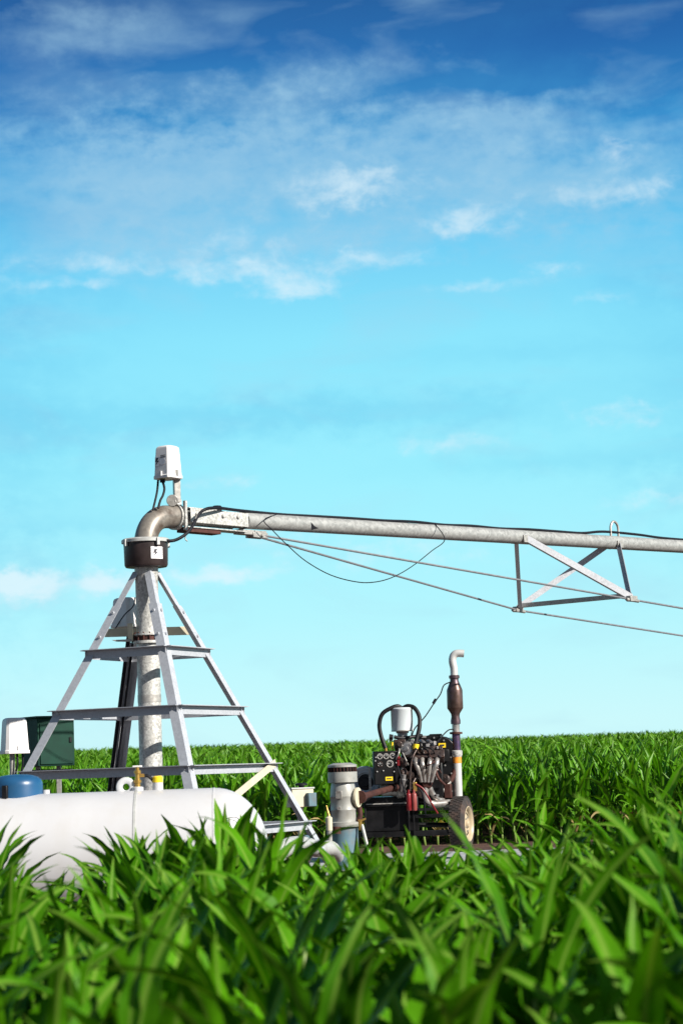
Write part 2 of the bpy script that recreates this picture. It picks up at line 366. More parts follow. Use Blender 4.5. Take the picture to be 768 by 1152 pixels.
def enclosure(c, w, d, h, rz, parent, name='control_box', mark=True, latch=True, ch=.28):
    """tapered plastic enclosure with chamfered corners and a domed lid; c = centre of its underside"""
    m = Matrix.Rotation(rz, 3, 'Z'); c = V(c)
    def ring(sc, z, k=ch):
        x, y = w / 2 * sc, d / 2 * sc; q = min(x, y) * k
        return [c + m @ V((a, b, z)) for a, b in [(-x + q, -y), (x - q, -y), (x, -y + q), (x, y - q), (x - q, y), (-x + q, y), (-x, y - q), (-x, -y + q)]]
    lv = [(1.0, 0), (1.06, .0), (1.06, .03 * h / .33), (1.0, .032 * h / .33), (.86, h * .90), (.80, h * .96), (.62, h)]
    b = MB(); vs = [v for sc, z in lv for v in ring(sc, z)]; fs = [[i * 8 + k, i * 8 + (k + 1) % 8, (i + 1) * 8 + (k + 1) % 8, (i + 1) * 8 + k] for i in range(len(lv) - 1) for k in range(8)]
    fs += [list(range(8))[::-1], [(len(lv) - 1) * 8 + k for k in range(8)]]
    o = b.add(vs, fs).build(name, M['white'], parent, bevel=.008)
    nf = m @ V((0, -1, 0)); nx = m @ V((1, 0, 0))
    fl = lambda a, z, e=0: c + nx * a + nf * (d / 2 * (1 - .14 * z / h) + .003 + e) + V((0, 0, z))
    if mark:
        s = MB(); up_ = (fl(0, h * .6) - fl(0, h * .5)).normalized()
        s.prism([fl(a, z) for a, z in ((-.35*w, .38*h), (-.08*w, .38*h), (-.08*w, .66*h), (-.35*w, .66*h))], nf * .0015)
        zig(s, fl(-.215 * w, .52 * h), nx, up_, nf, .26 * h)
        pts = [fl(.08 * w + .19 * w * math.cos(t), .50 * h + .10 * h * math.sin(t)) for t in np.linspace(0, 2 * math.pi, 20)[:-1]]
        s.prism(pts, nf * .0015)
        for k in range(2): s.prism([fl(a, z) for a, z in ((-.04*w, (.63+.05*k)*h), (.24*w, (.63+.05*k)*h), (.24*w, (.65+.05*k)*h), (-.04*w, (.65+.05*k)*h))], nf * .0015, 1)
        s.build('sticker', [M['sticker'], M['ink']], o, smooth=False)
    if latch:
        MB().box(c + nx * (w / 2 + .006) + V((0, 0, h * .16)), (.018, .03, h * .17), rz=rz).build('latch', M['galv_dark'], o)
        MB().box(c + nf * (d / 2 + .006) + V((0, 0, h * .14)), (.022, .014, h * .15), rz=rz).build('latch', M['white'], o)
    return o
enclosure(P(143, 706, 21.55), .27, .23, .30, R(-38), tower, mark=False)
MB().sweep(spline([P(152, 672, 21.3), P(150, 682, 21.3), P(140, 692, 21.35), P(130, 707, 21.4)]), .006, 6).build('wire', M['cable'], tower)

# ------------------------------------------------------------------ pivot arm
H = V((.663, .748, 0)).normalized(); PP = V((H.y, -H.x, 0))
def arm(t, dz=0.0, s=0.0): return V((TX, TY, 3.862 + .022 * (t - .9) + dz)) + H * t + PP * s
armo = thing('irrigation_boom', 'galvanised irrigation pipe arm swung out from the tower on a bent elbow', 'irrigation arm', (TX, TY, 3.4))
ez = zb1 + .05; BR = .30; ap = arm(0).z
pts = [AX + V((0, 0, ez))] + [AX + V((0, 0, ap - BR)) + H * (BR - BR * math.cos(a)) + V((0, 0, BR * math.sin(a))) for a in np.linspace(0, math.pi / 2, 14)]
pts += [arm(.40)]
elb = MB().sweep(pts, .116, 32).build('elbow', M['elbow'], armo)
fl = MB(); fl.lathe(arm(.39), H, [(0, .117), (.002, .135), (.05, .135), (.052, .1)], 32)
fl.box(arm(.43, .0, .135), (.03, .03, .30), rz=math.atan2(H.y, H.x)); fl.box(arm(.42, .15), (.10, .09, .05), rz=math.atan2(H.y, H.x))
fl.build('elbow_flange', M['galv'], armo)
MB().lathe(arm(.44), H, [(0, .082), (.12, .082)], 28).build('rubber_boot', M['rubber'], armo)
yaw = math.atan2(H.y, H.x)
sl = MB()
for s in (-1, 1): sl.box(arm(.94, 0, s * .115), (.84, .012, .145), rz=yaw)
sl.box(arm(.72, .085), (.4, .2, .010), rz=yaw); sl.box(arm(.94, -.115, 0), (.86, .17, .012), rz=yaw)
for t in (.60, .98, 1.2):
    for s in (-1, 1): sl.cyl(arm(t, .02, s * .115), arm(t, .02, s * .142), .02, n=10)
sl.build('hinge_sleeve', M['galv'], armo, bevel=.003)
hg = MB().box(arm(.75, -.135), (.50, .14, .05), rz=yaw); hg.build('hinge_plate', M['rust'], armo, bevel=.004)
pipe_pts = [arm(t) for t in (.52, 3, 6, 9, 12, 16.5)]
MB().sweep(pipe_pts, .0855, 32).build('main_pipe', M['galv_arm'], armo)
for t in (1.36,):
    MB().lathe(arm(t), H, [(0, .089), (.05, .089)], 28).build('pipe_clamp', M['cable'], armo)
dt = MB().lathe(arm(1.02, .02), (0, 0, 1), [(0, .05), (.11, .05), (.12, .04)], 16); dt.build('pipe_plug', M['cable'], armo)
# truss rod anchor
an = MB().box(arm(1.50, -.125), (.40, .10, .05), rz=yaw)
for s in (-1, 1): an.box(arm(1.60, -.15, s * .045), (.22, .03, .055), rz=yaw); an.cyl(arm(1.62, -.15, s * .02), arm(1.62, -.15, s * .075), .02, n=8)
an.build('rod_anchor', M['galv_dark'], armo, bevel=.004)
# truss frame under the pipe
TN = 7.27; SN = .87
NL = V((TX, TY, 0)) + H * TN - PP * SN; NL.z = 3.215; NR = V((TX, TY, 0)) + H * TN + PP * SN; NR.z = 3.215
TA, TB = 6.22, 8.22
for s, nd in ((-1, NL), (1, NR)):
    for t in (TA, TB):
        a = arm(t, -.02, s * .095); d = (nd - a).normalized(); side = d.cross(V((0, 0, 1))).normalized(); upv = side.cross(d)
        flip = 1 if t == TA else -1
        if (s, t) == (-1, TA) or (s, t) == (1, TB): w = .052
        else: w = .075
        MB().angle(a - d * .04 - upv * w / 2, nd - upv * w / 2, upv, side * (-1 * s if t == TA or s == -1 else 1), w, w, .006).build('truss_strut', M['leg'], armo)
d = (NR - NL).normalized(); MB().angle(NL, NR, (0, 0, 1), V((-d.y, d.x, 0)), .055, .055, .006).build('truss_spreader', M['galv_dark'], armo)
for t in (TA, TB):
    for s in (-1, 1): MB().box(arm(t, -.03, s * .095), (.12, .02, .09), rz=yaw).build('truss_lug', M['galv_dark'], armo, bevel=.004)
for nd in (NL, NR): MB().box(nd + V((0, 0, -.02)), (.15, .07, .07), rz=yaw).cyl(nd - H * .12 + V((0, 0, -.03)), nd + H * .14 + V((0, 0, -.045)), .022, n=10).build('rod_socket', M['galv_dark'], armo, bevel=.006)
for s, nd in ((-1, NL), (1, NR)):
    nx_ = V((TX, TY, 0)) + H * 13.6 + PP * s * SN; nx_.z = 2.79
    MB().sweep([arm(1.64, -.15, s * .045), nd + V((0, 0, -.03))], .0125, 8).build('truss_rod', M['rod'], armo)
    MB().sweep([nd + V((0, 0, -.03)), nx_], .0125, 8).build('truss_rod', M['rod'], armo)
# U-bolt hoop, cables
ub = [arm(8.16, .07, 0), arm(8.16, .19), arm(8.19, .25), arm(8.24, .275), arm(8.30, .25), arm(8.33, .19), arm(8.33, .07)]
MB().sweep(spline(ub, 4), .016, 8).build('cable_hoop', M['galv_dark'], armo)
cabp = [AX + V((.15, -.16, zb1 + .03)), P(192, 608.5, 21.15), P(203, 605, 21.2), P(214, 596, 21.3), P(223, 580, 21.45), P(231, 573, 21.5), P(245, 571.5, 21.7), arm(1.35, .10, .03)]
cabp += [arm(t, .097 + .006 * math.sin(t * 5), .02 * math.sin(t * 2)) for t in np.arange(2, 7.6, .55)] + [arm(7.9, .13, 0), arm(8.24, .135), arm(8.8, .12, .02), arm(9.4, .10, 0), arm(10.5, .095), arm(12, .1), arm(16, .1)]
MB().sweep(spline(cabp, 5), .0165, 8).build('power_cable', M['cable'], armo)
sw = [arm(1.95, .095, .0), P(297, 585, 22.25), P(307, 597, 22.3), P(325, 615, 22.45), P(345, 632, 22.6), P(372, 647, 22.85), P(400, 654.5, 23.1), P(420, 655, 23.3), P(440, 650, 23.5), P(462, 638, 23.75), P(485, 620, 24.0), P(500, 607, 24.2), arm(4.55, .09, .03)]
MB().sweep(spline(sw, 5), .0055, 6).build('sagging_wire', M['cable'], armo)
MB().sweep(spline([P(222, 578, 21.4), P(217, 590, 21.4), P(210, 600, 21.4), P(208.5, 606, 21.4), P(211, 609, 21.4)], 4), .006, 6).build('loose_wire', M['galv_dark'], armo)
# clamps holding the cable, a dark bird-shaped nick on the pipe side
MB().prism([P(350, 587.5, 22.72), P(354, 592, 22.73), P(358, 594, 22.76), P(350, 596, 22.72)], (0, .03, 0)).build('cable_tag', M['cable'], armo)
# the white box on its post
bx = enclosure(P(189.3, 539, 21.36), .225, .22, .335, R(-35), armo, name='telemetry_box')
MB().box((P(198.5, 541, 21.42) + P(199.5, 563, 21.42)) / 2, (.065, .065, .24), rz=R(20)).build('post', M['galv_dark'], armo, bevel=.004)
MB().cyl(P(194, 563, 21.38), P(194, 563, 21.46), .06, n=20).build('post_clamp', M['galv_dark'], armo, bevel=.004)
MB().sweep(spline([P(178, 540, 21.3), P(177, 552, 21.3), P(174.5, 564, 21.25), P(172, 574, 21.2)]), .011, 8).build('box_cable', M['cable'], armo)
MB().sweep(spline([P(182.5, 540, 21.3), P(185, 549, 21.3), P(183.5, 557, 21.28), P(180.5, 563, 21.25), P(178, 572, 21.22)]), .012, 8).build('box_cable', M['cable'], armo)
MB().box(P(183, 541, 21.31), (.05, .05, .03)).build('cable_gland', M['cable'], armo)

# ------------------------------------------------------------------ cabinet and box beside the tower
cY = 24.5; cc = P(52, 862.5, cY)
cab = thing('control_cabinet', 'dark green steel cabinet raised on posts behind the tower leg', 'electrical cabinet', (cc.x, cc.y, 0))
cz0, cz1 = P(52, 862, cY).z, P(52, 808, cY).z; yawc = R(33)
cm = Matrix.Rotation(yawc, 3, 'Z'); W, Dp = .46, .45
hc = (cz0 + cz1) / 2
cbx = MB().box((cc.x, cc.y + .18, hc), (W, Dp, cz1 - cz0), rz=yawc).build('cabinet_body', M['green'], cab, bevel=.008)
cen = V((cc.x, cc.y + .18, hc))
MB().box(cen + V((0, 0, (cz1 - cz0) / 2 + .012)), (W + .05, Dp + .05, .024), rz=yawc).build('cabinet_lid', M['green'], cab, bevel=.006)
dr = MB().box(cen + cm @ V((0.0, -Dp / 2 - .008, -.02)), (W - .05, .016, cz1 - cz0 - .08), rz=yawc).build('door', M['green'], cab, bevel=.005)
MB().box(cen + cm @ V((W / 2 - .06, -Dp / 2 - .022, .02)), (.03, .012, .06), rz=yawc).build('handle', M['black'], dr, bevel=.003)
lab = MB().box(cen + cm @ V((-W / 2 - .003, -.12, -.20)), (.004, .13, .09), rz=yawc)
for q in range(3): lab.box(cen + cm @ V((-W / 2 - .006, -.12, -.225 + .025 * q)), (.003, .09, .008), rz=yawc, mi=1)
lab.build('label_plate', [M['sticker'], M['ink']], cab)
for sx in (-.12, .12): MB().box((cc.x + sx, cc.y + .2, cz0 / 2), (.05, .05, cz0)).build('post', M['galv_dark'], cab)
MB().box((cc.x + .02, cc.y + .2, cz0 - .07), (.5, .06, .07)).build('cross_rail', M['black'], cab)

wb = P(17, 848, 24.0)
wbox = thing('junction_box', 'white domed plastic box on a thin post beside the green cabinet', 'control box', (wb.x, wb.y, 0))
enclosure(wb, .275, .24, .40, R(28), wbox, name='enclosure', mark=False)
MB().cyl((wb.x - .03, wb.y, 0), (wb.x - .03, wb.y, wb.z + .01), .03, n=12).build('post', M['galv_dark'], wbox)
MB().sweep(spline([wb + V((.03, -.04, .01)), wb + V((.035, -.05, -.12)), wb + V((.0, -.04, -.4)), V((wb.x, wb.y - .04, 0))]), .012, 8).build('cable', M['cable'], wbox)
MB().sweep(spline([wb + V((.09, 0, .01)), wb + V((.09, 0, -.1)), wb + V((.06, 0, -.4)), V((wb.x + .05, wb.y, 0))]), .012, 8).build('cable', M['cable'], wbox)

# ------------------------------------------------------------------ propane tank
KY = 16.8; tr = .478; ztc = P(150, 889.5, KY).z - tr
ty = R(2.0); ta = V((math.cos(ty), math.sin(ty), 0))
xe = P(302, 955, KY).x
TL = 3.95; tc_ = V((xe, KY, ztc)) - ta * (TL / 2)
tank = thing('propane_tank', 'long white gas tank with rounded end and blue lid, lying behind green corn', 'gas tank', (tc_.x, tc_.y, 0))
prof = []
for s in range(15):
    a = math.pi / 2 * s / 14; prof.append((-TL / 2 + tr * .86 * (1 - math.sin(math.pi / 2 - a) ** 1) if False else -TL / 2 + tr * .86 * (1 - math.cos(a)), tr * math.sin(a)))
prof2 = [(-h, r) for h, r in prof[::-1]]
mid = [(h, tr) for h in np.linspace(-TL / 2 + tr * .86, TL / 2 - tr * .86, 14)[1:-1]]
body = MB().lathe(tc_, ta, prof + mid + prof2, 64).build('tank_body', M['tank'], tank)
for h in (TL / 2 - tr * .86, -TL / 2 + tr * .86):
    MB().lathe(tc_ + ta * (h - .008), ta, [(0, tr), (.003, tr + .0025), (.013, tr + .0025), (.016, tr)], 64, cap=False).build('weld_seam', M['tank'], body)
st = MB().lathe(tc_ + ta * ((P(155, 900, KY).x - tc_.x) - .012), ta, [(0, tr), (.002, tr + .004), (.020, tr + .004), (.022, tr)], 64, cap=False); st.build('strap', M['capgrey'], tank)
for h in (-1.1, 1.1):
    q = tc_ + ta * h; b = MB(); b.box((q.x, q.y, .16), (.12, .62, .32)); b.box((q.x, q.y, .02), (.3, .75, .05)); b.build('saddle_leg', M['tank'], tank, bevel=.01)
dz = P(20, 880, KY); dome_c = V((P(20, 880, KY).x, KY - .02, 0)); zt = ztc + tr
dm = MB().lathe((dome_c.x, dome_c.y, zt - .10), (0, 0, 1), [(0, .20), (.17, .199), (.19, .196), (.215, .185), (.235, .16), (.248, .12), (.255, .07), (.258, .0)], 48)
dome = dm.build('lid', M['blue'], tank)
ln = P(6, 891, KY - .22); MB().box((ln.x, ln.y, ln.z), (.045, .03, .10), rz=R(-20)).build('latch', M['rubber'], dome, bevel=.006)
lc = P(142, 885.5, KY)
lu = MB().torus(lc, V((.15, -1, .05)), .052, .026, 32, 12, sx=.45); lu.box(lc + V((.005, 0, -.07)), (.11, .022, .05)); lu.build('lifting_lug', M['tank'], tank)
vb = V((P(155, 880, KY).x, KY, zt))
vv = MB().lathe(vb - V((0, 0, .01)), (0, 0, 1), [(.03, .022), (.07, .022), (.071, .03), (.09, .03), (.091, .02), (.14, .018), (.141, .027), (.165, .027), (.166, .015), (.19, .015)], 16)
vv.sweep([vb + V((0, 0, .115)), vb + V((.055, 0, .115))], .014, 10); vv.build('brass_valve', M['brass'], tank)
MB().lathe(vb - V((0, 0, .02)), (0, 0, 1), [(0, .045), (.045, .045), (.05, .03)], 20).build('valve_base', M['tank'], tank)
MB().box(vb + V((0, 0, .187)), (.075, .03, .014)).build('valve_handle', M['white'], tank, bevel=.004)
yb = V((P(177.5, 880, KY).x, KY, zt))
MB().lathe(yb - V((0, 0, .02)), (0, 0, 1), [(0, .042), (.075, .04), (.08, .035)], 20).build('valve_base', M['tank'], tank)
MB().lathe(yb + V((0, 0, .058)), (0, 0, 1), [(0, .040), (.04, .040), (.05, .03)], 20).build('valve_cap', M['yellow'], tank)
MB().sweep(spline([vb + V((.05, 0, .115)), vb + V((.09, 0, .105)), vb + V((.13, 0, .06)), yb + V((-.02, 0, .03))]), .013, 8).build('hose', M['rubber'], tank)
nz = P(52, 888, KY); MB().cyl(V((nz.x, KY, zt - .03)), V((nz.x, KY, zt + .03)), .03, n=14).build('valve_base', M['tank'], tank)
MB().sweep(spline([P(243, 940, KY - .45), P(246, 928, KY - .46), P(255, 921, KY - .44), P(268, 921, KY - .4), P(272, 940, KY - .4)]), .0028, 6).build('wire', M['cable'], tank)

# ------------------------------------------------------------------ utility box, gear drive, pipe
uY = 24.0; uc = P(337, 898, uY)
ub_ = thing('meter_box', 'small cream steel box with a black knob on a pale post', 'meter box', (uc.x, uc.y, 0))
ubx = MB().box((uc.x, uc.y + .1, uc.z), (.27, .16, .20), rz=R(28)).build('box_body', M['cream'], ub_, bevel=.008)
MB().box((uc.x + .115, uc.y + .07, uc.z - .02), (.10, .13, .15), rz=R(28)).build('side_cover', M['pumpblue'], ub_, bevel=.006)
MB().box((uc.x, uc.y + .1, uc.z + .109), (.29, .18, .018), rz=R(28)).build('box_lid', M['capgrey'], ub_, bevel=.003)
MB().lathe((uc.x + .02, uc.y + .1, uc.z + .118), (0, 0, 1), [(0, .03), (.02, .03), (.021, .07), (.04, .07), (.05, .05)], 24).build('knob', M['rubber'], ub_)
MB().cyl((uc.x, uc.y + .1, 0), (uc.x, uc.y + .1, uc.z - .1), .035, n=14).build('post', M['cream'], ub_)

gY = 25.0; g0 = P(387, 928, gY); gx = g0.x
def gz(py): return P(387, py, gY).z
gd = thing('gear_drive', 'pale vertical gear drive housing with banded cap on a blue base', 'pump drive', (gx, gY, 0))
MB().lathe((gx, gY, 0), (0, 0, 1), [(gz(930), .20), (gz(925), .20), (gz(924), .147), (gz(912), .148), (gz(911.5), .151), (gz(910.5), .151), (gz(910), .149), (gz(897), .15), (gz(896.5), .153), (gz(895.5), .153), (gz(895), .149), (gz(889), .147), (gz(884), .138), (gz(880), .13)], 44).build('housing', M['drive'], gd)
MB().lathe((gx, gY, 0), (0, 0, 1), [(gz(880.5), .12), (gz(880), .172), (gz(868.5), .172), (gz(868), .14)], 44).build('cap_band', M['drive'], gd)
gv = MB().lathe((gx, gY, 0), (0, 0, 1), [(gz(868.3), .155), (gz(862.5), .155)], 44)

for k in range(26):
    a = 2 * math.pi * k / 26; gv.box((gx + .16 * math.cos(a), gY + .16 * math.sin(a), (gz(868) + gz(863)) / 2), (.02, .008, gz(863) - gz(868.2)), rz=a, mi=1)
gv.build('vent_ring', [M['black'], M['rust']], gd)
MB().lathe((gx, gY, 0), (0, 0, 1), [(gz(863), .17), (gz(860.5), .17), (gz(859), .12), (gz(858.2), .10)], 44).build('top_plate', M['drive'], gd)
pl = MB().box((gx - .05, gY - .145, gz(894)), (.075, .02, .09), rz=R(-15)); pl.build('name_plate', M['steel'], gd, bevel=.004)
MB().cyl((gx - .05, gY - .13, gz(909)), (gx - .055, gY - .165, gz(909)), .02, n=14).build('sight_plug', M['steel'], gd)
sx0 = P(403.5, 897, gY - .02)
dF = MB().lathe(V((gx, gY, sx0.z)) + V((.10, -.02, 0)), (.93, -.36, .0), [(0, .09), (.06, .09), (.061, .115), (.085, .115), (.086, .08)], 32).build('input_flange', M['cream'], gd)
MB().lathe((gx, gY, 0), (0, 0, 1), [(0.1, .24), (.13, .24), (.131, .16), (gz(931), .16)], 36).build('discharge_head', M['pumpblue'], gd)
MB().cyl(P(378.5, 938, gY - .2), P(378.5, 930, gY - .2), .05, n=16).build('oil_cap', M['rust'], gd)
MB().sweep(spline([P(404, 908, gY - .05), P(405, 918, gY - .05), P(402, 928, gY - .06)]), .03, 10).build('drain_pipe', M['rust'], gd)
yv = MB().box(P(407, 923, gY - .1), (.10, .02, .02), rot=Matrix.Rotation(R(-25), 3, 'Y')); yv.cyl(P(405, 922, gY - .1), P(405, 934, gY - .1), .022, n=10); yv.build('valve', M['brass'], gd)
MB().sweep([P(407, 928, gY - .1), P(417, 968, gY - .3)], .02, 8).build('drain_line', M['drive'], gd)

ob = P(370, 924, 23.6); obt = thing('oil_bottle', 'small cream bottle with a tapered spout fixed by the tower foot', 'bottle', (ob.x, ob.y, ob.z - .08))
MB().lathe((ob.x, ob.y, ob.z - .10), (0, 0, 1), [(0, .035), (.14, .037), (.15, .02), (.16, .02)], 18).build('bottle_body', M['cream'], obt)
MB().lathe((ob.x, ob.y, ob.z + .058), (-.2, 0, 1), [(0, .019), (.03, .016), (.12, .005)], 12).build('spout', M['brass'], obt)
MB().cyl((ob.x, ob.y, .0), (ob.x, ob.y, ob.z - .102), .03, n=10).build('stand', M['galv_dark'], obt)

sp_pts = [V((gx - .1, gY - .1, .25)), P(372, 955, 23.2), P(356, 955, 22.2), P(342, 951, 21.0), P(326, 952, 20.2), P(312, 962, 19.8), P(306, 985, 19.7)]
spp = MB().sweep(spline(sp_pts, 8), .085, 20)
sup = thing('supply_pipe', 'pale grey bent water pipe lying low between the tank and the pump', 'water pipe', (sp_pts[3].x, sp_pts[3].y, 0))
spp.build('pipe_run', M['capgrey'], sup)
for q in (P(345, 951.5, 21.1),): MB().lathe(q - V((.03, 0, 0)), (1, .6, 0), [(0, .09), (.001, .105), (.04, .105), (.041, .09)], 20).build('coupling', M['pumpblue'], sup)

# ------------------------------------------------------------------ engine trailer
EY = 26.4
def G(px, py, dy=0.0): return P(px, py, EY + dy)
ec = G(465, 930); k_ = EY / F
eng = thing('engine_trailer', 'black wheeled irrigation engine with gauge panel, white air filter and tall exhaust stack', 'engine trailer', (ec.x, EY, 0))
def pbox(mb, x0, y0, x1, y1, dy, depth, rz=0.0, mi=0, taper=1.0):
    c = G((x0 + x1) / 2, (y0 + y1) / 2, dy); return mb.box(c + V((0, depth / 2, 0)), ((x1 - x0) * k_, depth, (y1 - y0) * k_), rz=rz, mi=mi, taper=taper)
# chassis
b = MB(); pbox(b, 411, 897, 470, 935, -.25, .8); b.build('base_tank', M['black'], eng, bevel=.012)
for q in ((408, 904, 459, 907, -.30, .05), (457, 909, 505, 912, -.30, .06), (457, 916, 505, 920, -.30, .06), (405, 935, 512, 941, -.28, .06), (405, 935, 512, 941, .45, .06)) + tuple((x - 1, 904, x + 1, 958, -.32, .03) for x in (460, 465.5, 411)):
    b = MB(); pbox(b, *q); b.build('frame_rail', M['black'], eng, bevel=.004)
hl = MB(); pbox(hl, 412, 903.6, 457, 904.6, -.31, .07); hl.build('frame_edge_highlight', M['galv_dark'], eng)  # pale strip paints in the lit upper edge of the black base
MB().sweep([G(418, 928, -.1), G(517, 928, .05)], .03, 12).build('axle', M['black'], eng)
# wheels
wa = V((.953, -.30, 0)).normalized()
def wheel(c):
    tprof = [(-.085, .20), (-.09, .235), (-.088, .29), (-.076, .322), (-.055, .334), (.055, .334), (.076, .322), (.09, .29), (.10, .235), (.095, .20)]
    w = MB().lathe(c, wa, tprof, 56, cap=False)
    u = wa.orthogonal().normalized(); vv_ = wa.cross(u)
    for k in range(44):
        a = 2 * math.pi * k / 44; d = u * math.cos(a) + vv_ * math.sin(a); tn = -u * math.sin(a) + vv_ * math.cos(a)
        rot = Matrix((wa, tn, d)).transposed()
        for q, off in ((-.057, 0), (-.019, .5), (.019, 0), (.057, .5)):
            a2 = a + off * 2 * math.pi / 44; d2 = u * math.cos(a2) + vv_ * math.sin(a2); tn2 = -u * math.sin(a2) + vv_ * math.cos(a2)
            w.box(c + wa * q + d2 * .334, (.036, .034, .009), rot=Matrix((wa, tn2, d2)).transposed())
    wo = MB().lathe(c, wa, [(-.09, .205), (.09, .212), (.10, .216), (.104, .21), (.085, .19), (.055, .182), (.045, .165), (.06, .12), (.068, .07), (.07, .05)], 40, cap=False)
    wh = w.build('wheel', M['tyre'], eng)
    wo.lathe(c, wa, [(.05, .055), (.085, .05), (.10, .04), (.102, .0)], 20)
    rim = wo.build('rim', M['rim'], wh)
    for k in range(8):
        a = 2 * math.pi * k / 8; d = u * math.cos(a) + vv_ * math.sin(a)
        MB().lathe(c + d * .142 + wa * .056, wa + d * .25, [(0, .027), (.006, .027)], 14).build('rim_opening', M['rubber'], wh)  # flat black discs stand for the shaded holes in the rim
    for k in range(5):
        a = 2 * math.pi * k / 5 + .3; d = u * math.cos(a) + vv_ * math.sin(a); MB().cyl(c + d * .085 + wa * .06, c + d * .085 + wa * .085, .011, n=6).build('lug_nut', M['galv_dark'], wh)
wc = G(518.5, 927, 0); wc.z = .334 + .122 if wc.z < .3 else wc.z
wheel(wc)
wheel(wc - wa * 1.55)
# exhaust stack
sY = .15
def ax_(py): return 509.5 + (py - 745) * .033 + 0.5
def gs(py, dx=0): return G(ax_(py) + dx, py, sY)
def stack(prof, name, m, n=24):
    a = gs(prof[0][0]); bb = gs(prof[-1][0]); L_ = (bb - a)
    return MB().lathe(a, L_, [((prof[0][0] - py) / (prof[0][0] - prof[-1][0]) * L_.length, r * k_) for py, r in prof], n).build(name, m, eng)
stack([(899, 5.0), (858, 5.0)], 'exhaust_pipe', M['alupipe'])
stack([(858.5, 5.2), (851, 5.2)], 'heat_tape', M['orange'])
stack([(851.5, 5.4), (849, 6.4), (845, 6.4), (844, 5.4)], 'pipe_collar', M['galv'])
stack([(845, 4.6), (825, 4.6)], 'blued_pipe', M['blued'])
stack([(826, 4.6), (825.8, 7.2), (823.6, 7.2), (823.4, 4.6)], 'pipe_flange', M['rust'])
stack([(824, 4.3), (814, 4.3)], 'exhaust_pipe', M['steel'])
stack([(814.5, 5.4), (811, 5.6), (806, 4.6), (803, 5.0), (797, 8.8), (796, 9.0), (777, 8.9), (775.5, 8.6), (766, 4.8), (763.5, 4.8), (763, 6.0), (760, 6.0), (759.5, 4.6)], 'muffler', M['muffler'], 32)
tp = [gs(761), gs(752), G(508.6, 744, sY), G(509.2, 739, sY), G(511.5, 736, sY), G(515, 735, sY), G(521.5, 735.3, sY)]
tl = MB().sweep(spline(tp, 6), 4.3 * k_, 20, cap=False).build('tail_pipe', M['alupipe'], eng)
MB().cyl(G(519.5, 735.3, sY), G(520.0, 735.3, sY), 4.1 * k_, n=20).build('tail_opening', M['black'], tl)  # black disc paints in the shade inside the open pipe end
# lower exhaust runs
def run(pts, r, name, m): return MB().sweep(spline(pts, 6), r, 14).build(name, m, eng)
run([G(478, 886, -.22), G(478, 895, -.23), G(481, 902, -.22), G(489, 904.5, -.18), G(504, 903, -.05), G(512, 902.5, .1), G(515, 899, .15)], .042, 'exhaust_run', M['steel'])
run([G(483, 886, -.2), G(486, 893, -.18), G(491, 899, -.12), G(498, 901, .0)], .036, 'exhaust_run', M['steel'])
run([G(489, 901, .0), G(497, 890, .05), G(506, 878, .1)], .030, 'exhaust_run', M['galv_dark'])
run([G(506, 879, .1), G(510, 871, .12), G(512, 865, .14)], .034, 'exhaust_run', M['rust'])
# radiator shroud
ol = [(462, 905), (462, 836), (466, 831), (474, 829), (482, 827), (498, 828.5), (505, 831), (510, 836), (512.5, 843), (514, 908)]
sh = MB().prism([G(x, y, .12) for x, y in ol], (0.05, .30, 0)).build('radiator_shroud', M['black'], eng, bevel=.012)
tl_ = MB()
pbox(tl_, 493, 836, 501, 841, .105, .012); tl_.build('warning_label', M['yellow'], sh)
tk = MB(); pbox(tk, 494.5, 837.5, 499.5, 839.2, .1, .006); tk.build('label_print', M['ink'], sh)
dt_ = MB()
for x, y in ((507, 852), (507.5, 870), (508, 890), (494, 845), (470, 833), (499, 833), (500.5, 861), (508, 900), (488, 830)): dt_.cyl(G(x, y, .125), G(x, y, .095), .011, n=8)
pbox(dt_, 474, 827.5, 479, 830, .1, .02)
dt_.build('shroud_bolt', M['steel'], sh)
rdc = MB()
pbox(rdc, 483, 825.6, 497, 828, .15, .2); rdc.build('radiator_cap', M['black'], eng, bevel=.006)
# engine block
b = MB(); pbox(b, 447, 856, 498, 897, -.12, .5); pbox(b, 450, 840, 490, 858, -.06, .4, taper=.85); b.build('engine_block', M['black'], eng, bevel=.02)
b = MB(); pbox(b, 455, 893, 492, 903, -.05, .4, taper=1.0); b.build('oil_pan', M['black'], eng, bevel=.02)
# cylinder head + valve cover
hd = MB()
rotv = Matrix.Rotation(R(-28), 3, 'X')
hd.box(G(480, 851, -.2), (.42, .16, .11), rot=rotv); hd.box(G(480, 845, -.17), (.38, .13, .07), rot=rotv)
for i in range(5): hd.cyl(G(466 + i * 7, 842.5, -.26), G(466 + i * 7, 841.5, -.2), .018, n=8)
hd.build('valve_cover', M['dirtymetal'], eng, bevel=.012)
im = MB()
for i in range(4):
    x = 464 + i * 8; im.sweep(spline([G(x, 846, -.1), G(x - 2, 838, -.12), G(x - 6, 834, -.02), G(x - 8, 835, .1)], 5), .026, 10)
pbox(im, 446, 832, 466, 839, -.1, .2); im.build('intake_manifold', M['alu'], eng, bevel=.006)
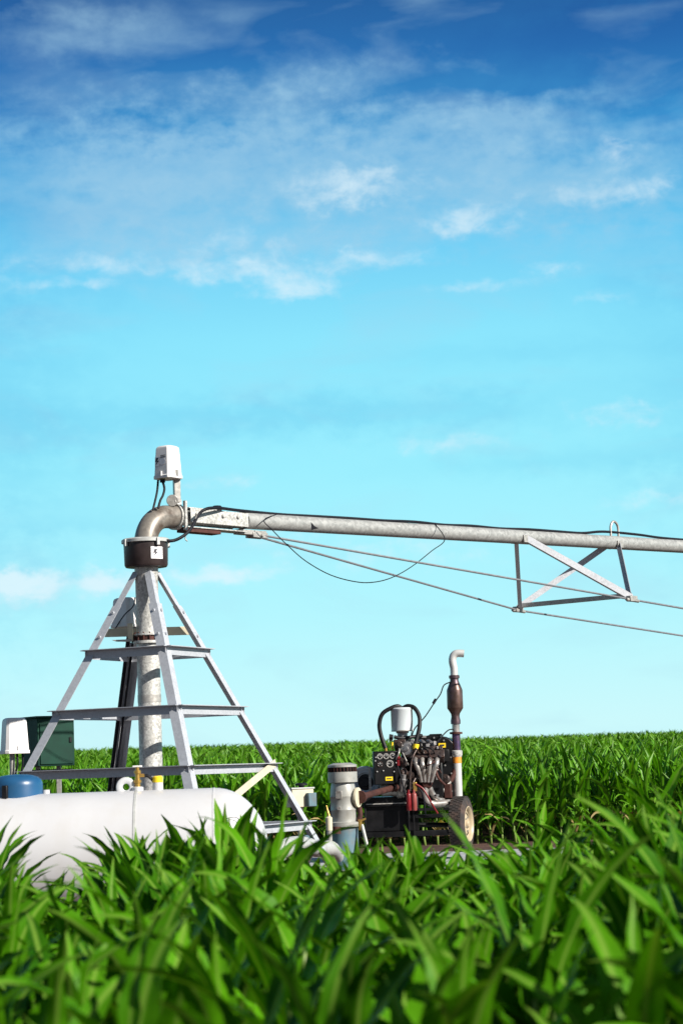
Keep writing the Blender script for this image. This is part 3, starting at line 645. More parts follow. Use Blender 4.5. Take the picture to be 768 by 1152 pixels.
# header tubes and collector
for i, (x, x2) in enumerate(((467.5, 474), (475, 477.5), (483.5, 481), (491.5, 484.5))):
    run([G(x, 852, -.24), G(x - .5, 858, -.33), G((x + x2) / 2, 867, -.33), G(x2, 879, -.27)], .029, 'header_tube', M['steel'])
co_ = MB(); vs = [G(468, 866, -.30), G(492.5, 866, -.30), G(484, 887, -.26), G(476, 887, -.26)]
co_.prism(vs, (0, .12, 0)); co_.build('exhaust_collector', M['rust'], eng, bevel=.015)
for i in range(4): MB().torus(G(487.5 + i * .7, 857 + i * 2.4, -.27), (.5, -1, .2), .032, .009, 18, 8).build('spark_lead', M['steel'], eng)
for i in range(4):
    run([G(469 + i * 6.5, 848, -.27), G(468 + i * 6, 843, -.34), G(466 + i * 4, 840.5, -.3), G(462 + i * 1.5, 839, -.2)], .009, 'plug_wire', M['rubber'])
# carburettor, regulator, sundry bits
MB().lathe(G(458, 843, -.24), V((-.3, -1, .1)), [(-.12, .05), (-.04, .09), (.0, .096), (.02, .092), (.045, .07), (.05, .03), (.07, .025)], 28).build('gas_regulator', M['alu'], eng)
b = MB(); pbox(b, 443, 832, 456, 841, -.2, .2); b.cyl(G(449, 837, -.3), G(449, 837, -.2), .035, n=14); b.cyl(G(443.5, 841, -.2), G(452, 841, -.2), .03, n=12); b.cyl(G(446, 845, -.2), G(446, 835, -.2), .022, n=10)
b.build('carburettor', M['dirtymetal'], eng, bevel=.008)
b = MB(); b.cyl(G(437.5, 829, -.2), G(442, 829.3, -.2), .035, .03, 14); b.cyl(G(439.5, 834, -.2), G(439.8, 829, -.2), .018, n=10); b.build('ignition_coil', M['rubber'], eng)
MB().cyl(G(441, 843, -.2), G(441, 835, -.2), .012, n=8).build('coil_stem', M['yellow'], eng)
run([G(443, 829, -.18), G(452, 830.5, -.16), G(464, 829, -.1), G(474, 827.5, .0)], .022, 'coolant_hose', M['rubber'])
# air filter and its two hoses
ft = G(452, 822, -.08); fz = 12.2 * k_
fa = MB().lathe(G(452.4, 822.5, -.08), (0, 0, 1), [(0, fz * .96), (.004, fz), (.25, fz), (.256, fz * 1.03), (.275, fz * 1.03), (.285, fz * .95), (.292, fz * .3)], 40).build('air_filter', M['filter'], eng)
MB().lathe(G(452.6, 830, -.08), (0, 0, 1), [(0, .062), (.055, .062), (.056, .075), (.083, .08)], 24).build('filter_neck', M['alu'], eng)
MB().lathe(G(452.4, 822.7, -.08), (0, 0, 1), [(0, fz * 1.01), (.008, fz * 1.02), (.014, fz * 1.01)], 40).build('filter_band', M['galv_dark'], fa)
run([G(452, 797, -.1), G(447, 794.5, -.13), G(440, 796.5, -.15), G(430, 803, -.16), G(426.5, 815, -.17), G(428.5, 828, -.18), G(433.5, 842, -.2)], .026, 'breather_hose', M['rubber'])
run([G(454, 796, -.1), G(459, 794.2, -.13), G(466, 796.5, -.16), G(471.3, 806, -.2), G(471.5, 818, -.25), G(468.8, 830, -.28), G(467, 838, -.3)], .026, 'breather_hose', M['rubber'])
MB().cyl(G(433.3, 840.5, -.2), G(434.3, 846, -.2), .020, n=12).build('hose_fitting', M['brass'], eng)
MB().cyl(G(467.8, 837, -.3), G(467.2, 842.5, -.3), .038, n=14).build('oil_filler_cap', M['yellow'], eng)
MB().lathe(G(452.4, 797.5, -.08), (0, 0, 1), [(0, .03), (.025, .03), (.03, .015)], 14).build('filter_nut', M['steel'], fa)
# control panel
pr = R(6)
b = MB(); pbox(b, 420, 845.5, 447.5, 882, -.36, .16, rz=pr); pan = b.build('control_panel', M['black'], eng, bevel=.01)
pn = V((math.sin(pr), -math.cos(pr), 0))
def onpan(x, y): 
    q = G(x, y, -.36); return q + V((0, (q.x - G(433.7, 863, -.36).x) * math.tan(pr), 0)) + pn * .004
for x, y, r in ((427, 851, 2.8), (434, 850.8, 2.8), (441, 850.2, 2.8), (438.3, 859.3, 3.6), (427.3, 860, 2.8)):
    q = onpan(x, y); rr_ = r * k_
    g_ = MB().torus(q, pn, rr_, .006, 22, 6).build('gauge', M['galv_dark' if (x, y) != (427.3, 860) else 'dirtymetal'], pan)
    f_ = MB().lathe(q - pn * .002, pn, [(0, rr_), (.003, rr_)], 22)
    for k in range(5 if r < 3 else 7):
        a = R(-120 + 240 * k / (4 if r < 3 else 6)); d = V((math.cos(pr), math.sin(pr), 0)) * math.sin(a) + V((0, 0, 1)) * math.cos(a)
        f_.cyl(q + d * rr_ * .72 - pn * .001, q + d * rr_ * .72 + pn * .0025, .0055, n=6, mi=1)
    nd_ = V((math.cos(pr), math.sin(pr), 0)) * math.sin(x) + V((0, 0, 1)) * abs(math.cos(x))
    f_.sweep([q + pn * .003, q + pn * .003 + nd_ * rr_ * .75], .004, 6, mi=1)
    f_.build('gauge_dial', [M['black'], M['face']] if r > 2 else M['face'], g_)
for x, y in ((422.5, 852), (422, 856), (446, 853), (445.5, 858), (431, 867), (443, 868), (424, 868)): MB().cyl(onpan(x, y), onpan(x, y) + pn * .012, .008, n=8).build('indicator_light', M['face'], pan)
rs = MB().cyl(onpan(448.3, 852), onpan(448.3, 852) + pn * .03, .018, n=10); rs.box(onpan(448, 858), (.03, .04, .07)); rs.build('stop_switch', M['red'], pan)
yl = MB().box(onpan(437.5, 876), (.088, .006, .046), rz=pr); yl.box(onpan(437.5, 876) + pn * .0035, (.06, .004, .012), rz=pr, mi=1); yl.build('warning_label', [M['yellow'], M['ink']], pan)
# clutch housing, drive shaft, duct
MB().lathe(G(455, 886, -.18), V((-1, -.12, -.02)), [(0, .12), (.06, .14), (.10, .14), (.12, .11), (.17, .095), (.27, .09), (.30, .07)], 32).build('clutch_housing', M['drive'], eng)
sh0, sh1 = G(443, 886, -.2), V((gx, gY, sx0.z)) + V((.19, -.055, 0))
shd = (sh1 - sh0)
MB().lathe(sh0, shd, [(0, .095), (.04, .095), (.05, .06), (.09, .05), (.095, .038), (shd.length - .16, .038), (shd.length - .14, .052), (shd.length - .05, .056), (shd.length - .045, .075), (shd.length - .004, .075)], 24).build('drive_shaft', M['rust'], eng)
dc = G(411, 880, .0)
du = MB().lathe(dc, (-.35, -1, 0), [(-.03, .195), (.035, .198), (.05, .19), (.05, .165), (.035, .15), (.03, .118), (.0, .11)], 40); du.build('belt_pulley', M['duct'], eng)
MB().lathe(dc, (-.35, -1, 0), [(-.10, .10), (-.02, .11), (.0, .10), (.005, .06), (.03, .05)], 28).build('pulley_hub', M['rubber'], eng)
b = MB(); pbox(b, 414.6, 863, 417.2, 890, -.12, .03); b.build('pulley_guard', M['galv'], eng)
MB().lathe(G(453, 881, -.34), V((.15, -.25, 1)), [(-.10, .045), (.05, .048), (.06, .035), (.11, .03)], 20).build('starter_motor', M['alu'], eng)
b = MB(); b.cyl(G(457, 868, -.3), G(451, 871, -.32), .05, n=16); pbox(b, 449, 868, 458, 878, -.3, .12); b.build('fuel_pump', M['dirtymetal'], eng, bevel=.01)
# red filters, hoses, lines
for x, m_ in ((460, 'red'), (466, 'pinkred')):
    MB().lathe(G(x, 912, -.42), (0, 0, 1), [(0, .026), (.01, .033), (.19, .033), (.205, .028), (.215, .016), (.25, .015)], 20).build('red_canister', M[m_], eng)
b = MB(); pbox(b, 464.5, 880, 468.5, 890, -.42, .04); b.build('shutoff_valve', M['brass'], eng, bevel=.004)
run([G(467, 882, -.42), G(475, 887, -.42), G(481, 896, -.42), G(487, 907, -.4), G(492, 915, -.36)], .012, 'red_fuel_line', M['red'])
run([G(468, 884, -.41), G(474, 891, -.42), G(477, 903, -.41), G(478, 915, -.38)], .010, 'black_fuel_line', M['cable'])
run([G(469, 842, -.32), G(464, 852, -.38), G(461.5, 866, -.40), G(461, 890, -.42)], .011, 'vapour_line', M['dirtymetal'])
run([G(447, 862, -.38), G(451, 875, -.4), G(455, 893, -.4), G(458, 905, -.38)], .009, 'wiring_lead', M['cable'])
run([G(506, 767.5, .12), G(499, 771, .1), G(495, 781, .08), G(488, 791, .05), G(478, 806, .0), G(466, 820, -.05), G(463, 830, -.08)], .0075, 'sensor_wire', M['cable'])
MB().cyl(G(490, 786.5, .06), G(487, 791.5, .05), .018, n=10).build('wire_connector', M['cable'], eng)
run([G(513, 820.5, .13), G(505, 821, .1), G(499, 826, .05), G(494, 832, .0), G(487, 839, -.1)], .0075, 'sensor_wire', M['cable'])
run([G(463, 822, -.1), G(462.5, 826, -.1), G(461, 834, -.12)], .006, 'sensor_wire', M['cable'])
rq = random.Random(21)
for i in range(22):
    x0, y0 = rq.uniform(444, 492), rq.uniform(836, 884); x1, y1 = x0 + rq.uniform(-16, 16), y0 + rq.uniform(6, 26); d0, d1_ = -rq.uniform(.12, .34), -rq.uniform(.14, .36)
    x1 = min(max(x1, 445), 500); y1 = min(y1, 902)
    run([G(x0, y0, d0), G((x0 + x1) / 2 + rq.uniform(-6, 6), (y0 + y1) / 2 + rq.uniform(-3, 5), min(d0, d1_) - .05), G(x1, y1, d1_)], rq.choice((.006, .008, .011, .016)), 'engine_hose', M[rq.choice(('rubber', 'cable', 'dirtymetal', 'galv_dark', 'rust'))])
for x, y, r_, d in ((452, 858, .06, -.24), (462, 872, .05, -.28), (500, 876, .055, -.02), (472, 893, .05, -.2)):
    MB().lathe(G(x, y, d), V((-.3, -1, .1)), [(-.08, r_), (.0, r_), (.01, r_ * .8), (.02, r_ * .8), (.025, r_), (.04, r_), (.045, r_ * .4), (.06, r_ * .35)], 20).build('accessory_pulley', M['dirtymetal'], eng)
for x, y, w_, h_, d in ((456, 862, 8, 10, -.2), (500, 850, 9, 14, .0), (452, 897, 16, 6, -.24), (490, 893, 14, 8, -.1), (476, 838, 14, 5, -.16), (504, 890, 8, 16, .02)):
    b = MB(); pbox(b, x - w_ / 2, y - h_ / 2, x + w_ / 2, y + h_ / 2, d, .12, rz=R(rq.uniform(-20, 20))); b.build('engine_bracket', M[rq.choice(('dirtymetal', 'black', 'rust'))], eng, bevel=.01)
# small brackets and bolts that break up the silhouette
bl = MB()
for _ in range(46):
    x = random.uniform(446, 496); y = random.uniform(836, 896); q = G(x, y, -.14 - random.random() * .12)
    if random.random() < .5: bl.cyl(q, q + V((random.uniform(-.02, .02), -.03, random.uniform(-.02, .02))), random.uniform(.008, .016), n=8)
    else: bl.box(q, (random.uniform(.02, .06), .03, random.uniform(.015, .05)), rz=random.random())
bl.build('engine_fittings', M['alu'], eng, bevel=.003)

# ------------------------------------------------------------------ corn
def leaf_geo(zb, az, phi0, phi1, length, width, nseg, ncross, rnd, pw=1.35, twist=0.0, fold=.30, ruffle=.012):
    """one blade: rows along the blade, ncross points across (odd), returns verts, uvs, faces"""
    s = np.linspace(0, 1, nseg + 1)
    phi = phi0 + (phi1 - phi0) * s ** pw
    ds = length / nseg
    rr = np.concatenate([[0], np.cumsum(np.sin((phi[1:] + phi[:-1]) / 2) * ds)]); zz = np.concatenate([[0], np.cumsum(np.cos((phi[1:] + phi[:-1]) / 2) * ds)])
    bend = rnd.uniform(-.25, .25) * s ** 2 * length
    w = width * (.52 + .48 * np.minimum(1, s / .34)) * (1 - s ** 2.1); w[-1] = .0015
    c = np.linspace(-1, 1, ncross)
    ca, sa = math.cos(az), math.sin(az)
    V_, U_ = [], []
    ph = rnd.uniform(0, 6.28); fr = rnd.uniform(2.5, 4.5)
    for i in range(nseg + 1):
        n_r, n_z = -math.cos(phi[i]), math.sin(phi[i])     # blade normal (upper face) in the r-z plane
        tw = twist * s[i]
        for j in range(ncross):
            lat = c[j] * w[i] / 2; hgt = abs(c[j]) * w[i] / 2 * fold + ruffle * abs(c[j]) ** 2 * math.sin(fr * 6.28 * s[i] + ph + (1.7 if c[j] > 0 else 0)) * (w[i] / width)
            l2 = lat * math.cos(tw) - hgt * math.sin(tw); h2 = lat * math.sin(tw) + hgt * math.cos(tw)
            r_, z_, t_ = rr[i] + n_r * h2 * -1 * -1, zz[i] + n_z * h2, l2 + bend[i]
            V_.append((ca * (r_ + .012) - sa * t_, sa * (r_ + .012) + ca * t_, zb + z_)); U_.append((.5 + .5 * c[j] * max(w[i] / width, .02), s[i]))
    F_ = [(i * ncross + j, i * ncross + j + 1, (i + 1) * ncross + j + 1, (i + 1) * ncross + j) for i in range(nseg) for j in range(ncross - 1)]
    return np.array(V_), np.array(U_), np.array(F_, dtype=np.int64)

def plant_geo(seed, nl, nseg, ncross, H=1.0, dry=0, wide=1.0):
    rnd = np.random.default_rng(seed); az0 = rnd.uniform(0, 6.28); Vs, Us, Fs, Ms = [], [], [], []; o = 0
    for k in range(nl):
        q = k / (nl - 1)                                    # 0 lowest, 1 top
        zb = (.10 + .56 * q ** .9) * H
        az = az0 + math.pi * k + rnd.uniform(-.55, .55)
        if q < .3: p0, p1, L_ = R(rnd.uniform(28, 42)), R(rnd.uniform(110, 150)), rnd.uniform(.46, .60)
        elif q < .7: p0, p1, L_ = R(rnd.uniform(16, 30)), R(rnd.uniform(34, 112)), rnd.uniform(.46, .62)
        elif q < .9: p0, p1, L_ = R(rnd.uniform(10, 20)), R(rnd.uniform(35, 100)), rnd.uniform(.50, .66)
        else: p0, p1, L_ = R(rnd.uniform(2, 14)), R(rnd.uniform(10, 60)), rnd.uniform(.34, .50)
        v, u, f = leaf_geo(zb, az, p0, p1, L_ * H, rnd.uniform(.084, .116) * wide * (.66 if q >= .9 else .85 if q < .3 else 1), nseg, ncross, rnd, rnd.uniform(1.2, 2.0), rnd.uniform(-.9, .9), rnd.uniform(.2, .45))
        Vs.append(v); Us.append(u); Fs.append(f + o); Ms.append(np.full(len(f), 1 if (k < dry) else 0)); o += len(v)
    return np.concatenate(Vs), np.concatenate(Us), np.concatenate(Fs), np.concatenate(Ms)

def np_mesh(name, v, f, uv=None, mats=(), mi=None, tone=None):
    me = bpy.data.meshes.new(name)
    me.vertices.add(len(v)); me.vertices.foreach_set('co', v.astype(np.float32).ravel())
    me.loops.add(f.size); me.loops.foreach_set('vertex_index', f.astype(np.int32).ravel())
    me.polygons.add(len(f)); me.polygons.foreach_set('loop_start', np.arange(0, f.size, f.shape[1], dtype=np.int32))
    try: me.polygons.foreach_set('loop_total', np.full(len(f), f.shape[1], dtype=np.int32))
    except Exception: pass
    me.update(calc_edges=True)
    if uv is not None:
        l = me.uv_layers.new(name='leaf'); l.data.foreach_set('uv', uv[f.ravel()].astype(np.float32).ravel())
    for m in mats: me.materials.append(m)
    if mi is not None: me.polygons.foreach_set('material_index', mi.astype(np.int32))
    if tone is not None:
        a = me.attributes.new('tone', 'FLOAT', 'POINT'); a.data.foreach_set('value', tone.astype(np.float32))
    me.polygons.foreach_set('use_smooth', np.ones(len(f), dtype=bool)); me.update(); return me

def stalk_mesh(H, seed):
    rnd = random.Random(seed); b = MB(); pts, rad = [], []
    for i in range(9):
        z = .70 * H * i / 8; pts.append(V((rnd.uniform(-.006, .006), rnd.uniform(-.006, .006), z))); rad.append(.017 * (1 - .55 * i / 8))
    pts[0] = V((0, 0, -.02)); b.sweep(pts, rad, 8)
    for i in range(1, 8): b.lathe(pts[i] - V((0, 0, .006)), (0, 0, 1), [(0, rad[i] * 1.0), (.006, rad[i] * 1.25), (.012, rad[i])], 8)
    me = bpy.data.meshes.new('stalk'); me.from_pydata(b.v, [], b.f); me.materials.append(M['stalk']); me.shade_smooth(); return me

NV = 9; FOL, STK = [], []
for i in range(NV):
    v, u, f, mi = plant_geo(100 + i, 9 + i % 3, 12, 5, dry=0); FOL.append(np_mesh('foliage', v, f, u, (M['leaf'], M['dry']), mi)); STK.append(stalk_mesh(1.0, i))
EDG = []
for i in range(6):
    v, u, f, mi = plant_geo(300 + i, 12, 9, 5, dry=(2 if i % 2 else 0), wide=.95); EDG.append(np_mesh('foliage', v, f, u, (M['leaf_edge'], M['dry']), mi))
def plant(x, y, z, sc, rz, fol, stk, label, group):
    r = thing('corn_plant', label, 'corn plant', (x, y, z), group); r.rotation_euler = (random.uniform(-.09, .09), random.uniform(-.09, .09), rz); r.scale = (sc[0], sc[0], sc[1])
    for nm, me in (('foliage', fol), ('stalk', stk)):
        o = bpy.data.objects.new(nm, me); COL.objects.link(o); o.parent = r
LAB = {'near': ('blurred green corn plant low in the rows close to the viewer', 'blurred corn close to the viewer'),
       'tank': ('green corn plant growing in front of the white gas tank', 'corn in front of the gas tank'),
       'eng': ('green corn plant growing in front of the engine and its wheel', 'corn in front of the engine'),
       'side': ('green corn plant in the rows beyond the wheel side of the engine trailer', 'corn beside the engine trailer'),
       'edge': ('green corn plant along the edge of the field behind the machinery', 'corn along the field edge')}
rest = []                         # (x, y, z, sc_xy, sc_z) of plants that go into the one stuff mesh
nfg = 0; y = 4.75
while y < 13.2:
    half = .163 * y + .22; x = -half - 1.2 + random.uniform(0, .16)
    while x < half + 1.6:
        xx = x + random.uniform(-.03, .03); yy = y + random.uniform(-.10, .10)
        hgt = random.choice((random.uniform(.80, .95), random.uniform(.80, .95), random.uniform(.90, 1.03))) + .04 * (xx / half)
        pxx = 384 + xx / yy * F
        if pxx > 690: hgt += .10
        elif pxx > 575: hgt = min(hgt, .92) - .01
        if 120 < pxx < 300 and yy > 8: hgt += .05
        if 305 < pxx < 405 and yy > 7: hgt = min(hgt, random.uniform(.72, .82))
        if 385 < pxx < 565: hgt = min(hgt, random.uniform(.70, .78) if 455 < pxx < 565 and yy > 6 else random.uniform(.78, .90))
        if 5 < pxx < 120 and yy > 7.5: hgt = min(hgt, random.uniform(.56, .68))
        if abs(xx) < half:
            key = 'near' if yy < 7.2 else ('tank' if xx / yy < -.035 else 'eng' if pxx < 565 else 'side')
            plant(xx, yy, 0, (random.uniform(.92, 1.1), hgt), random.uniform(0, 6.28), FOL[random.randrange(NV)], STK[random.randrange(NV)], *LAB[key]); nfg += 1
        else: rest.append((xx, yy, 0, 1, hgt))
        x += random.uniform(.16, .212)
    y += .74
# edge of the far field: the first row that shows
ne = 0; x = -6.4
while x < 6.6:
    px = 384 + x / 34.2 * F; yy = 34.2 + random.uniform(-.12, .12)
    if ne + nfg < 298 and x > -3.4:
        plant(x, yy, hz(yy, x), (random.uniform(1.1, 1.3), random.uniform(1.26, 1.42)), random.uniform(0, 6.28), EDG[random.randrange(6)], STK[random.randrange(NV)], *LAB['edge']); ne += 1
    else: rest.append((x, yy, hz(yy, x), 1.2, random.uniform(1.26, 1.42)))
    x += random.uniform(.15, .25)
print('corn plants:', nfg, ne)
yy = 34.96
while yy < 122:
    half = .172 * yy + 1.5; step = .22 if yy < 45 else .27 if yy < 70 else .34
    xs = np.arange(-half - (.5), half + .5, step)
    for x in xs:
        xj = x + random.uniform(-.08, .08); yj = yy + random.uniform(-.12, .12); rest.append((xj, yj, hz(yj, xj), random.uniform(1.15, 1.45), random.uniform(1.16, 1.5)))
    yy += .76
PRO = {0: [plant_geo(500 + i, 12, 8, 3, wide=.9) for i in range(6)], 1: [plant_geo(600 + i, 10, 5, 3, wide=.95) for i in range(6)], 2: [plant_geo(700 + i, 7, 3, 3) for i in range(5)]}
Vb, Ub, Fb, Tb = [], [], [], []; o = 0
for (x, y, z, sxy, sz) in rest:
    lod = 0 if y < 40 else 1 if y < 62 else 2
    v, u, f, _ = PRO[lod][random.randrange(len(PRO[lod]))]
    a = random.uniform(0, 6.28); ca, sa = math.cos(a), math.sin(a); wide = 1.0 if lod == 0 else 1.15 if lod == 1 else 1.45
    tx, ty_ = random.uniform(-.08, .08), random.uniform(-.08, .08)
    Vb.append(np.stack([x + sxy * wide * (ca * v[:, 0] - sa * v[:, 1]) + tx * v[:, 2], y + sxy * wide * (sa * v[:, 0] + ca * v[:, 1]) + ty_ * v[:, 2], z + sz * v[:, 2]], 1)); Ub.append(u); Fb.append(f + o); o += len(v)
    Tb.append(np.full(len(v), random.random()))
    if lod < 2:                    # stalk as a thin triangular prism
        r_ = .016; ring = np.array([(math.cos(t) * r_, math.sin(t) * r_) for t in (0, 2.09, 4.19)])
        sv = np.concatenate([np.c_[ring + (x, y), np.full(3, z)], np.c_[ring * .6 + (x + tx * .6, y + ty_ * .6), np.full(3, z + .68 * sz)]])
        Vb.append(sv); Ub.append(np.full((6, 2), .5)); Fb.append(np.array([(k, (k + 1) % 3, (k + 1) % 3 + 3, k + 3) for k in range(3)]) + o); o += 6; Tb.append(np.full(6, .9))
me = np_mesh('corn_field', np.concatenate(Vb), np.concatenate(Fb), np.concatenate(Ub), (M['leaf_field'],), None, np.concatenate(Tb))
fld = bpy.data.objects.new('corn_field', me); COL.objects.link(fld); fld['kind'] = 'stuff'; fld['label'] = 'wide field of green corn rising to the horizon behind the machinery'
print('corn rest', len(rest), 'faces', len(me.polygons))

# ------------------------------------------------------------------ light and sky
SEL, SAZ = R(30), R(124)          # sun elevation; azimuth clockwise from +Y
sd = V((math.sin(SAZ) * math.cos(SEL), math.cos(SAZ) * math.cos(SEL), math.sin(SEL)))
ld = bpy.data.lights.new('sun', 'SUN'); ld.energy = 5.0; ld.angle = R(.53); ld.color = (1.0, .94, .85)
lo = bpy.data.objects.new('sun', ld); COL.objects.link(lo); lo.rotation_euler = (-sd).to_track_quat('-Z', 'Y').to_euler(); lo.location = (10, -5, 20)

w = bpy.data.worlds.new('World'); S.world = w; w.use_nodes = True
N, L = w.node_tree.nodes, w.node_tree.links; bg = N['Background']
def node(t, **k):
    n = N.new(t)
    for a, v in k.items(): setattr(n, a, v)
    return n
def math_(op, a, b=None, c=None, clamp=False):
    n = node('ShaderNodeMath', operation=op, use_clamp=clamp)
    for i, q in enumerate((a, b, c)):
        if q is None: continue
        if isinstance(q, (int, float)): n.inputs[i].default_value = q
        else: L.new(q, n.inputs[i])
    return n.outputs[0]
def ramp(fac, stops, interp='EASE'):
    r = node('ShaderNodeValToRGB'); e = r.color_ramp.elements; r.color_ramp.interpolation = interp
    while len(e) < len(stops): e.new(.5)
    for k, (p, c) in enumerate(stops): e[k].position = p; e[k].color = (*c, 1) if len(c) == 3 else c
    L.new(fac, r.inputs['Fac']); return r.outputs['Color']
def mixc(f, a, b, mode='MIX'):
    n = node('ShaderNodeMixRGB', blend_type=mode)
    for i, q in zip(('Fac', 'Color1', 'Color2'), (f, a, b)):
        if isinstance(q, (int, float)): n.inputs[i].default_value = q
        elif isinstance(q, tuple): n.inputs[i].default_value = (*q, 1)
        else: L.new(q, n.inputs[i])
    return n.outputs['Color']
sky = node('ShaderNodeTexSky', sky_type='NISHITA'); sky.sun_disc = False; sky.sun_elevation = SEL; sky.sun_rotation = SAZ; sky.air_density = 1.0; sky.dust_density = .6; sky.ozone_density = 2.0
tc = node('ShaderNodeTexCoord'); sx = node('ShaderNodeSeparateXYZ'); L.new(tc.outputs['Generated'], sx.inputs[0])
X_, Y_, Z_ = sx.outputs
el = math_('MULTIPLY', math_('ARCSINE', Z_), 180 / math.pi)          # degrees
az = math_('MULTIPLY', math_('ARCTAN2', X_, Y_), 180 / math.pi)
# sky colour by elevation (linear light, before exposure)
def lin(r, g, b): return tuple(((c / 255 + .055) / 1.055) ** 2.4 if c > 10 else c / 255 / 12.92 for c in (r, g, b))
elf = math_('MULTIPLY_ADD', el, 1 / 60, 1 / 12, clamp=True)           # -5..55 degrees -> 0..1
def e2(d): return (d + 5) / 60
grad = ramp(elf, [(0, lin(200, 246, 252)), (e2(1), lin(202, 250, 255)), (e2(4), lin(178, 246, 255)), (e2(8), lin(154, 240, 255)), (e2(11.5), lin(138, 231, 254)), (e2(14), lin(112, 208, 246)), (e2(16.5), lin(66, 164, 220)), (e2(19), lin(30, 114, 182)), (e2(21), lin(20, 88, 152)), (e2(30), lin(26, 66, 112)), (e2(42), lin(56, 78, 104)), (1.0, lin(84, 94, 108))], 'LINEAR')
back = math_('MULTIPLY_ADD', Y_, -2.2, .35, clamp=True)             # unseen sky behind the camera, greyed and dimmed to cut its fill light
grad = mixc(back, grad, mixc(.75, mixc(1, grad, (.42, .40, .42), 'MULTIPLY'), lin(116, 128, 146)))
def ell(x, y):
    d = CAMR @ V(((x - 384) / F, (576 - y) / F, -1)); d.normalize(); return math.degrees(math.atan2(d.x, d.y)), math.degrees(math.asin(d.z))
# cloud noise in direction space
cv = node('ShaderNodeCombineXYZ'); L.new(math_('MULTIPLY', az, .75), cv.inputs[0]); L.new(math_('MULTIPLY', el, 1.15), cv.inputs[1])
n1 = node('ShaderNodeTexNoise'); n1.inputs['Scale'].default_value = .55; n1.inputs['Detail'].default_value = 9; n1.inputs['Roughness'].default_value = .58; n1.inputs['Distortion'].default_value = .35; L.new(cv.outputs[0], n1.inputs['Vector'])
n2 = node('ShaderNodeTexNoise'); n2.inputs['Scale'].default_value = 1.7; n2.inputs['Detail'].default_value = 8; n2.inputs['Roughness'].default_value = .6; L.new(cv.outputs[0], n2.inputs['Vector'])
wob = math_('SUBTRACT', n1.outputs['Fac'], .5); wob2 = math_('SUBTRACT', n2.outputs['Fac'], .5)
def blob(x, y, wx, wy, amp, sharp=1.0):
    a0, e0 = ell(x, y); k = 57.3 / F
    dx = math_('MULTIPLY', math_('ADD', math_('SUBTRACT', az, a0), math_('MULTIPLY', wob, 2.2 * wx * k)), 1 / (wx * k))
    dy = math_('MULTIPLY', math_('ADD', math_('SUBTRACT', el, e0), math_('MULTIPLY', wob2, 2.6 * wy * k)), 1 / (wy * k))
    r2 = math_('ADD', math_('MULTIPLY', dx, dx), math_('MULTIPLY', dy, dy))
    return math_('MULTIPLY', math_('POWER', 2.718, math_('MULTIPLY', r2, -sharp)), amp)
def total(bs):
    t = None
    for q in bs:
        t = q if t is None else math_('ADD', t, q)
    return t
soft = total([blob(130, 200, 150, 60, .85), blob(330, 180, 190, 65, .85), blob(560, 195, 200, 55, .75), blob(100, 40, 120, 26, .50), blob(420, 85, 150, 18, .3), blob(690, 215, 120, 40, .5), blob(250, 275, 260, 42, .5), blob(560, 130, 120, 20, .35), blob(300, 118, 70, 20, .35)])
crisp = total([blob(395, 208, 78, 24, .62), blob(530, 248, 52, 20, .55), blob(690, 215, 100, 17, .42), blob(690, 172, 30, 16, .45), blob(265, 268, 50, 16, .42), blob(285, 305, 95, 17, .60), blob(125, 295, 70, 12, .42), blob(330, 328, 55, 11, .55), blob(90, 319, 45, 7, .5), blob(415, 292, 70, 12, .45), blob(540, 322, 55, 9, .48), blob(670, 335, 40, 9, .4), blob(620, 300, 35, 9, .36), blob(10, 300, 30, 20, .3),
               blob(38, 662, 32, 20, 1.0), blob(120, 655, 36, 15, 1.0), blob(245, 648, 64, 11, .85), blob(4, 655, 20, 14, .9), blob(700, 465, 60, 14, .40), blob(480, 500, 110, 12, .34), blob(250, 545, 90, 10, .3), blob(750, 560, 70, 12, .34), blob(460, 620, 120, 26, .36), blob(320, 600, 60, 20, .3)])
shade_vignette = total([blob(330, 468, 330, 24, .5), blob(60, 240, 120, 30, .34), blob(660, 50, 260, 60, .6), blob(40, 110, 170, 34, .5), blob(330, 40, 160, 30, .35), blob(-20, 470, 130, 200, .5), blob(790, 400, 110, 170, .4), blob(620, 520, 170, 14, .3), blob(600, 395, 160, 14, .24), blob(150, 590, 160, 14, .2), blob(0, 50, 170, 110, .65), blob(780, 60, 190, 110, .75), blob(384, -20, 400, 40, .4), blob(450, 110, 200, 14, .3)])  # darker cloud bands, plus lens falloff painted into the sky's edges and corners
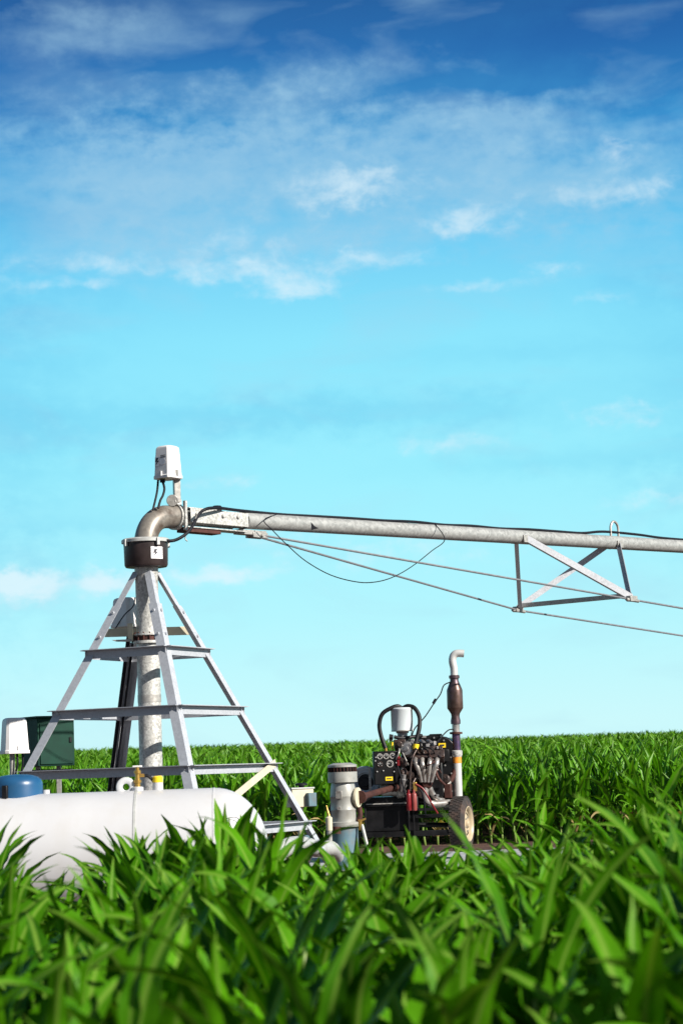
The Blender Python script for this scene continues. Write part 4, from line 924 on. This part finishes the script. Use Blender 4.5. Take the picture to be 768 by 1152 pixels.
n3 = node('ShaderNodeTexNoise'); n3.inputs['Scale'].default_value = .5; n3.inputs['Detail'].default_value = 6; n3.inputs['Roughness'].default_value = .5; n3.inputs['Distortion'].default_value = .5; cs = node('ShaderNodeCombineXYZ'); L.new(math_('MULTIPLY', az, .42), cs.inputs[0]); L.new(math_('MULTIPLY', el, 1.35), cs.inputs[1]); L.new(cs.outputs[0], n3.inputs['Vector'])
n4 = node('ShaderNodeTexNoise'); n4.inputs['Scale'].default_value = 1.25; n4.inputs['Detail'].default_value = 10; n4.inputs['Roughness'].default_value = .60; n4.inputs['Distortion'].default_value = .25; L.new(cv.outputs[0], n4.inputs['Vector'])
base = mixc(math_('MULTIPLY', shade_vignette, math_('MULTIPLY_ADD', n3.outputs['Fac'], 1.4, .3), clamp=True), grad, mixc(1, grad, (.50, .74, .88), 'MULTIPLY'))
# soft veil: noise lifted by the broad masks; crisp puffs: a harder threshold
d1 = math_('MULTIPLY', math_('SUBTRACT', math_('MULTIPLY_ADD', soft, .50, n3.outputs['Fac']), .50), 1.9, clamp=True)
d1b = math_('MULTIPLY', d1, math_('MULTIPLY_ADD', n4.outputs['Fac'], .9, .25), clamp=True)
c1 = mixc(math_('MULTIPLY', d1b, .85), base, lin(166, 210, 234))
d2 = math_('MULTIPLY', math_('SUBTRACT', math_('MULTIPLY_ADD', crisp, .66, n4.outputs['Fac']), .56), 1.55, clamp=True)
d2s = math_('MULTIPLY', math_('MULTIPLY', d2, d2), math_('MULTIPLY_ADD', d2, -2, 3), clamp=True)
d2s = math_('MULTIPLY', d2s, math_('MULTIPLY', crisp, 5.0, clamp=True))
c2 = mixc(math_('MULTIPLY', d2s, .80), c1, lin(226, 246, 254))
skyc = mixc(.10, c2, mixc(1, sky.outputs[0], (.10, .10, .10), 'MULTIPLY'))
bg2 = mixc(1, skyc, (6.35, 6.35, 6.35), 'MULTIPLY')
L.new(bg2, bg.inputs['Color']); bg.inputs['Strength'].default_value = .1
w.cycles.sampling_method = 'MANUAL'; w.cycles.sample_map_resolution = 512

vs_ = S.view_settings; vs_.view_transform = 'Standard'; vs_.look = 'None'; vs_.exposure = .72; vs_.gamma = 1.0; vs_.use_curve_mapping = False
S.render.engine = 'CYCLES'; S.cycles.max_bounces = 8; S.cycles.transparent_max_bounces = 8; S.cycles.use_denoising = True
